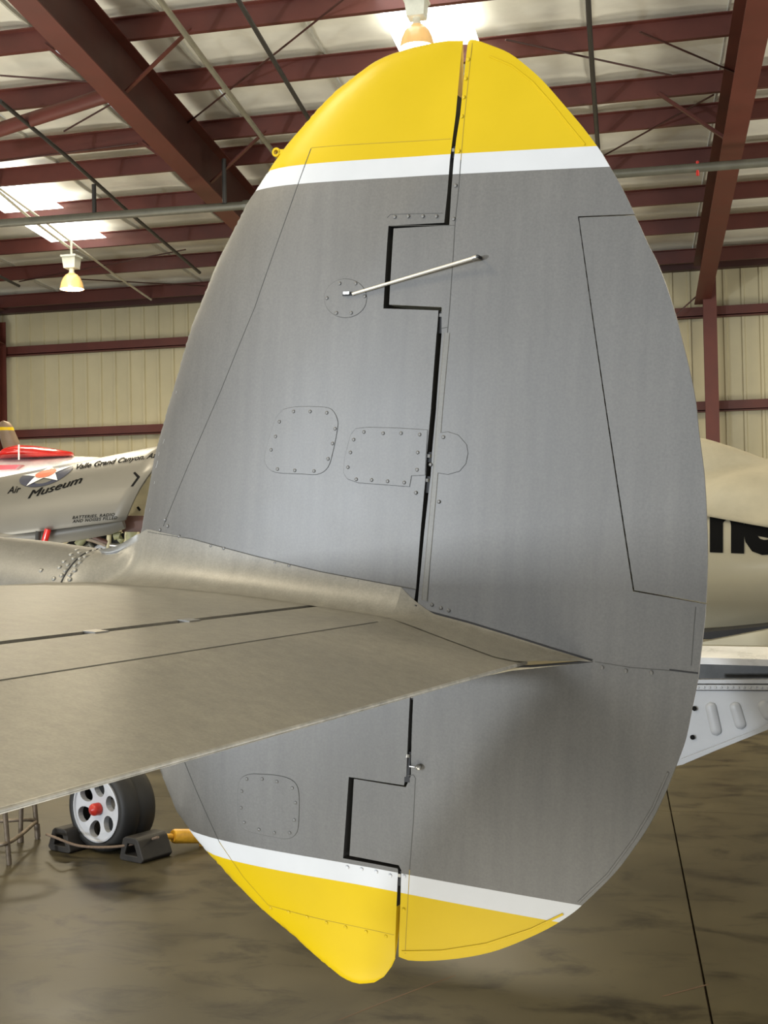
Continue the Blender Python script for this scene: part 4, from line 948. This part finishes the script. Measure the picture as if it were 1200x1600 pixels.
tk = V((-wax.y, wax.x, 0)) * -1                # rolling direction, towards the right
if tk.dot(RT) < 0: tk = -tk
bm = bmesh.new(); c = wc - wax * (WT * .5); sweep(bm, [c, c - wax * .16, c - wax * .16 + V((0, 0, .9))], circ(.035, 12)); lobW('axle_strut', bm, M['rim'], 60)
def chock(name, p, s, label):
    "hollow rubber chock lying along the wheel axis; p floor point of its near end, s = -1 left of the wheel, 1 right"
    t = thing(name, label, 'wheel chock', (p.x, p.y, 0), 'chocks at the aircraft wheel')
    pr = [(.095, .012), (.083, 0), (-.075, 0), (-.095, .02), (-.055, .118), (-.035, .132), (.045, .132), (.065, .12)]
    hol = [(.052, .035), (-.045, .035), (-.022, .095), (.03, .095)]
    L_ = .22; bm = bmesh.new()
    def P(a, b, h): return tk * (a * -s) * 1.0 + V((0, 0, b)) - wax * h
    A = [V(q) for q in pr]; B = [V(q) for q in hol]; vs2 = A + B; ed2 = [(i, (i + 1) % 8) for i in range(8)] + [(8 + i, 8 + (i + 1) % 4) for i in range(4)]
    r2 = delaunay_2d_cdt(vs2, ed2, [], 0, 1e-6)
    for h in (0, L_):
        vv = [bm.verts.new(P(q.x, q.y, h)) for q in r2[0]]
        for f in r2[2]:
            c = sum((r2[0][i] for i in f), V((0, 0))) / 3
            if inside(c, A) and not inside(c, B): bm.faces.new([vv[i] for i in f])
    for poly in (A, B):
        r0 = [bm.verts.new(P(q.x, q.y, 0)) for q in poly]; r1 = [bm.verts.new(P(q.x, q.y, L_)) for q in poly]; n = len(poly)
        for k in range(n): bm.faces.new((r0[k], r0[(k + 1) % n], r1[(k + 1) % n], r1[k]))
    bmesh.ops.remove_doubles(bm, verts=bm.verts[:], dist=1e-5); o = obj('body', bm, M['chock'], t)
    b_ = o.modifiers.new('round', 'BEVEL'); b_.width = .006; b_.segments = 2; b_.limit_method = 'ANGLE'
    return t
pl_, pr_ = onfloor(92, 1331), onfloor(205, 1347)
chock('wheel_chock', pl_, -1, 'hollow black rubber chock on the side of the wheel towards the rod stand')
chock('wheel_chock', pr_, 1, 'worn black rubber chock between the wheel and the yellow tow bar')
q0, q1 = at(73, 1304, (pl_ - CAM).dot(FW) - .03), at(247, 1308, (pr_ - CAM).dot(FW) - .01)
mid = [at(x, y, (gc - CAM).dot(FW) - .12 - .05 * sin(pi * (x - 73) / 174)) for x, y in ((90, 1310), (110, 1318), (130, 1322.5), (160, 1324), (190, 1322), (215, 1317), (235, 1312))]
tag(tube('rope', smooth_line([q0] + mid + [q1], 4), .0075, M['rope'], None, 8), 'thin brown rope slung between the two wheel chocks', 'rope')
tp = onfloor(258, 1325, .0); t = thing('tow_bar', 'chipped yellow tow bar lying on the floor behind the fin\'s lower front edge', 'tow bar', tp)
a, b, c = at(252, 1307, 7.1), at(270, 1306.5, 7.15), at(420, 1306, 7.6)
d = (c - b).normalized()
bm = bmesh.new(); lathe(bm, [(.0, 0), (.016, 0), (.016, .07), (.0, .07)], 12, org=a, ax=d); o = obj('pin', bm, M['towbar'], t, 50); o.data.transform(Matrix.Translation(-tp))
bm = bmesh.new(); lathe(bm, [(.0, 0), (.034, .0), (.04, .012), (.04, .30), (.03, .31), (.03, .55), (0, .55)], 18, org=b, ax=d); o = obj('barrel', bm, M['towbar'], t, 50); o.data.transform(Matrix.Translation(-tp))
bm = bmesh.new(); e = b + d * .2; sweep(bm, [V((e.x, e.y, e.z)), V((e.x, e.y, 0))], circ(.02, 10)); o = obj('foot', bm, M['towbar'], t); o.data.transform(Matrix.Translation(-tp))
# rod stand
p0 = onfloor(14, 1352); s0 = thing('rod_stand', 'rusty welded rod stand with thin legs at the left beneath the tailplane', 'stand', p0)
def tb_(nm, pts, r, m=M['rust']): o = tube(nm, pts, r, m, s0, 8); o.data.transform(Matrix.Translation(-p0)); return o
def leg(nm, base, topx, topy):
    b = onfloor(*base); dd = (b - CAM).dot(FW); t = at(topx, topy, dd); up = (t - b); tb_(nm, [b, b + up * 1.0, V((b.x + up.x * 1.6, b.y + up.y * 1.6, max(t.z + .12, .45)))], .014); return b, t
b1, _ = leg('leg', (14.5, 1351), 8, 1272); b2, _ = leg('leg', (59, 1311), 54, 1256); b3, _ = leg('leg', (32, 1316), 33, 1266)
d1, d2, d3 = ((b - CAM).dot(FW) for b in (b1, b2, b3))
tb_('curved_rung', smooth_line([at(-40, 1306, d1 + .25), at(-5, 1319, d1), at(12, 1317, d1), at(26, 1309, d1 * .7 + d2 * .3), at(40, 1298, d1 * .4 + d2 * .6), at(56, 1284, d2)], 4), .012)
tb_('curved_rung', smooth_line([at(-40, 1286, d3 + .1), at(0, 1283, d3), at(32, 1281, d3), at(48, 1281, d2 * .5 + d3 * .5), at(56, 1283, d2)], 4), .011)
tb_('foot_sleeve', [b2 + V((0, 0, .012)), b2 + V((-.005, 0, .09))], .018); tb_('foot_sleeve', [b3 + V((0, 0, .002)), b3 + V((0, 0, .04))], .02)
top_c = (b1 + b2 + b3) / 3 + V((0, 0, .46))
tb_('top_ring', [top_c + V((.16 * cos(2 * pi * k / 20), .16 * sin(2 * pi * k / 20), 0)) for k in range(21)], .012)
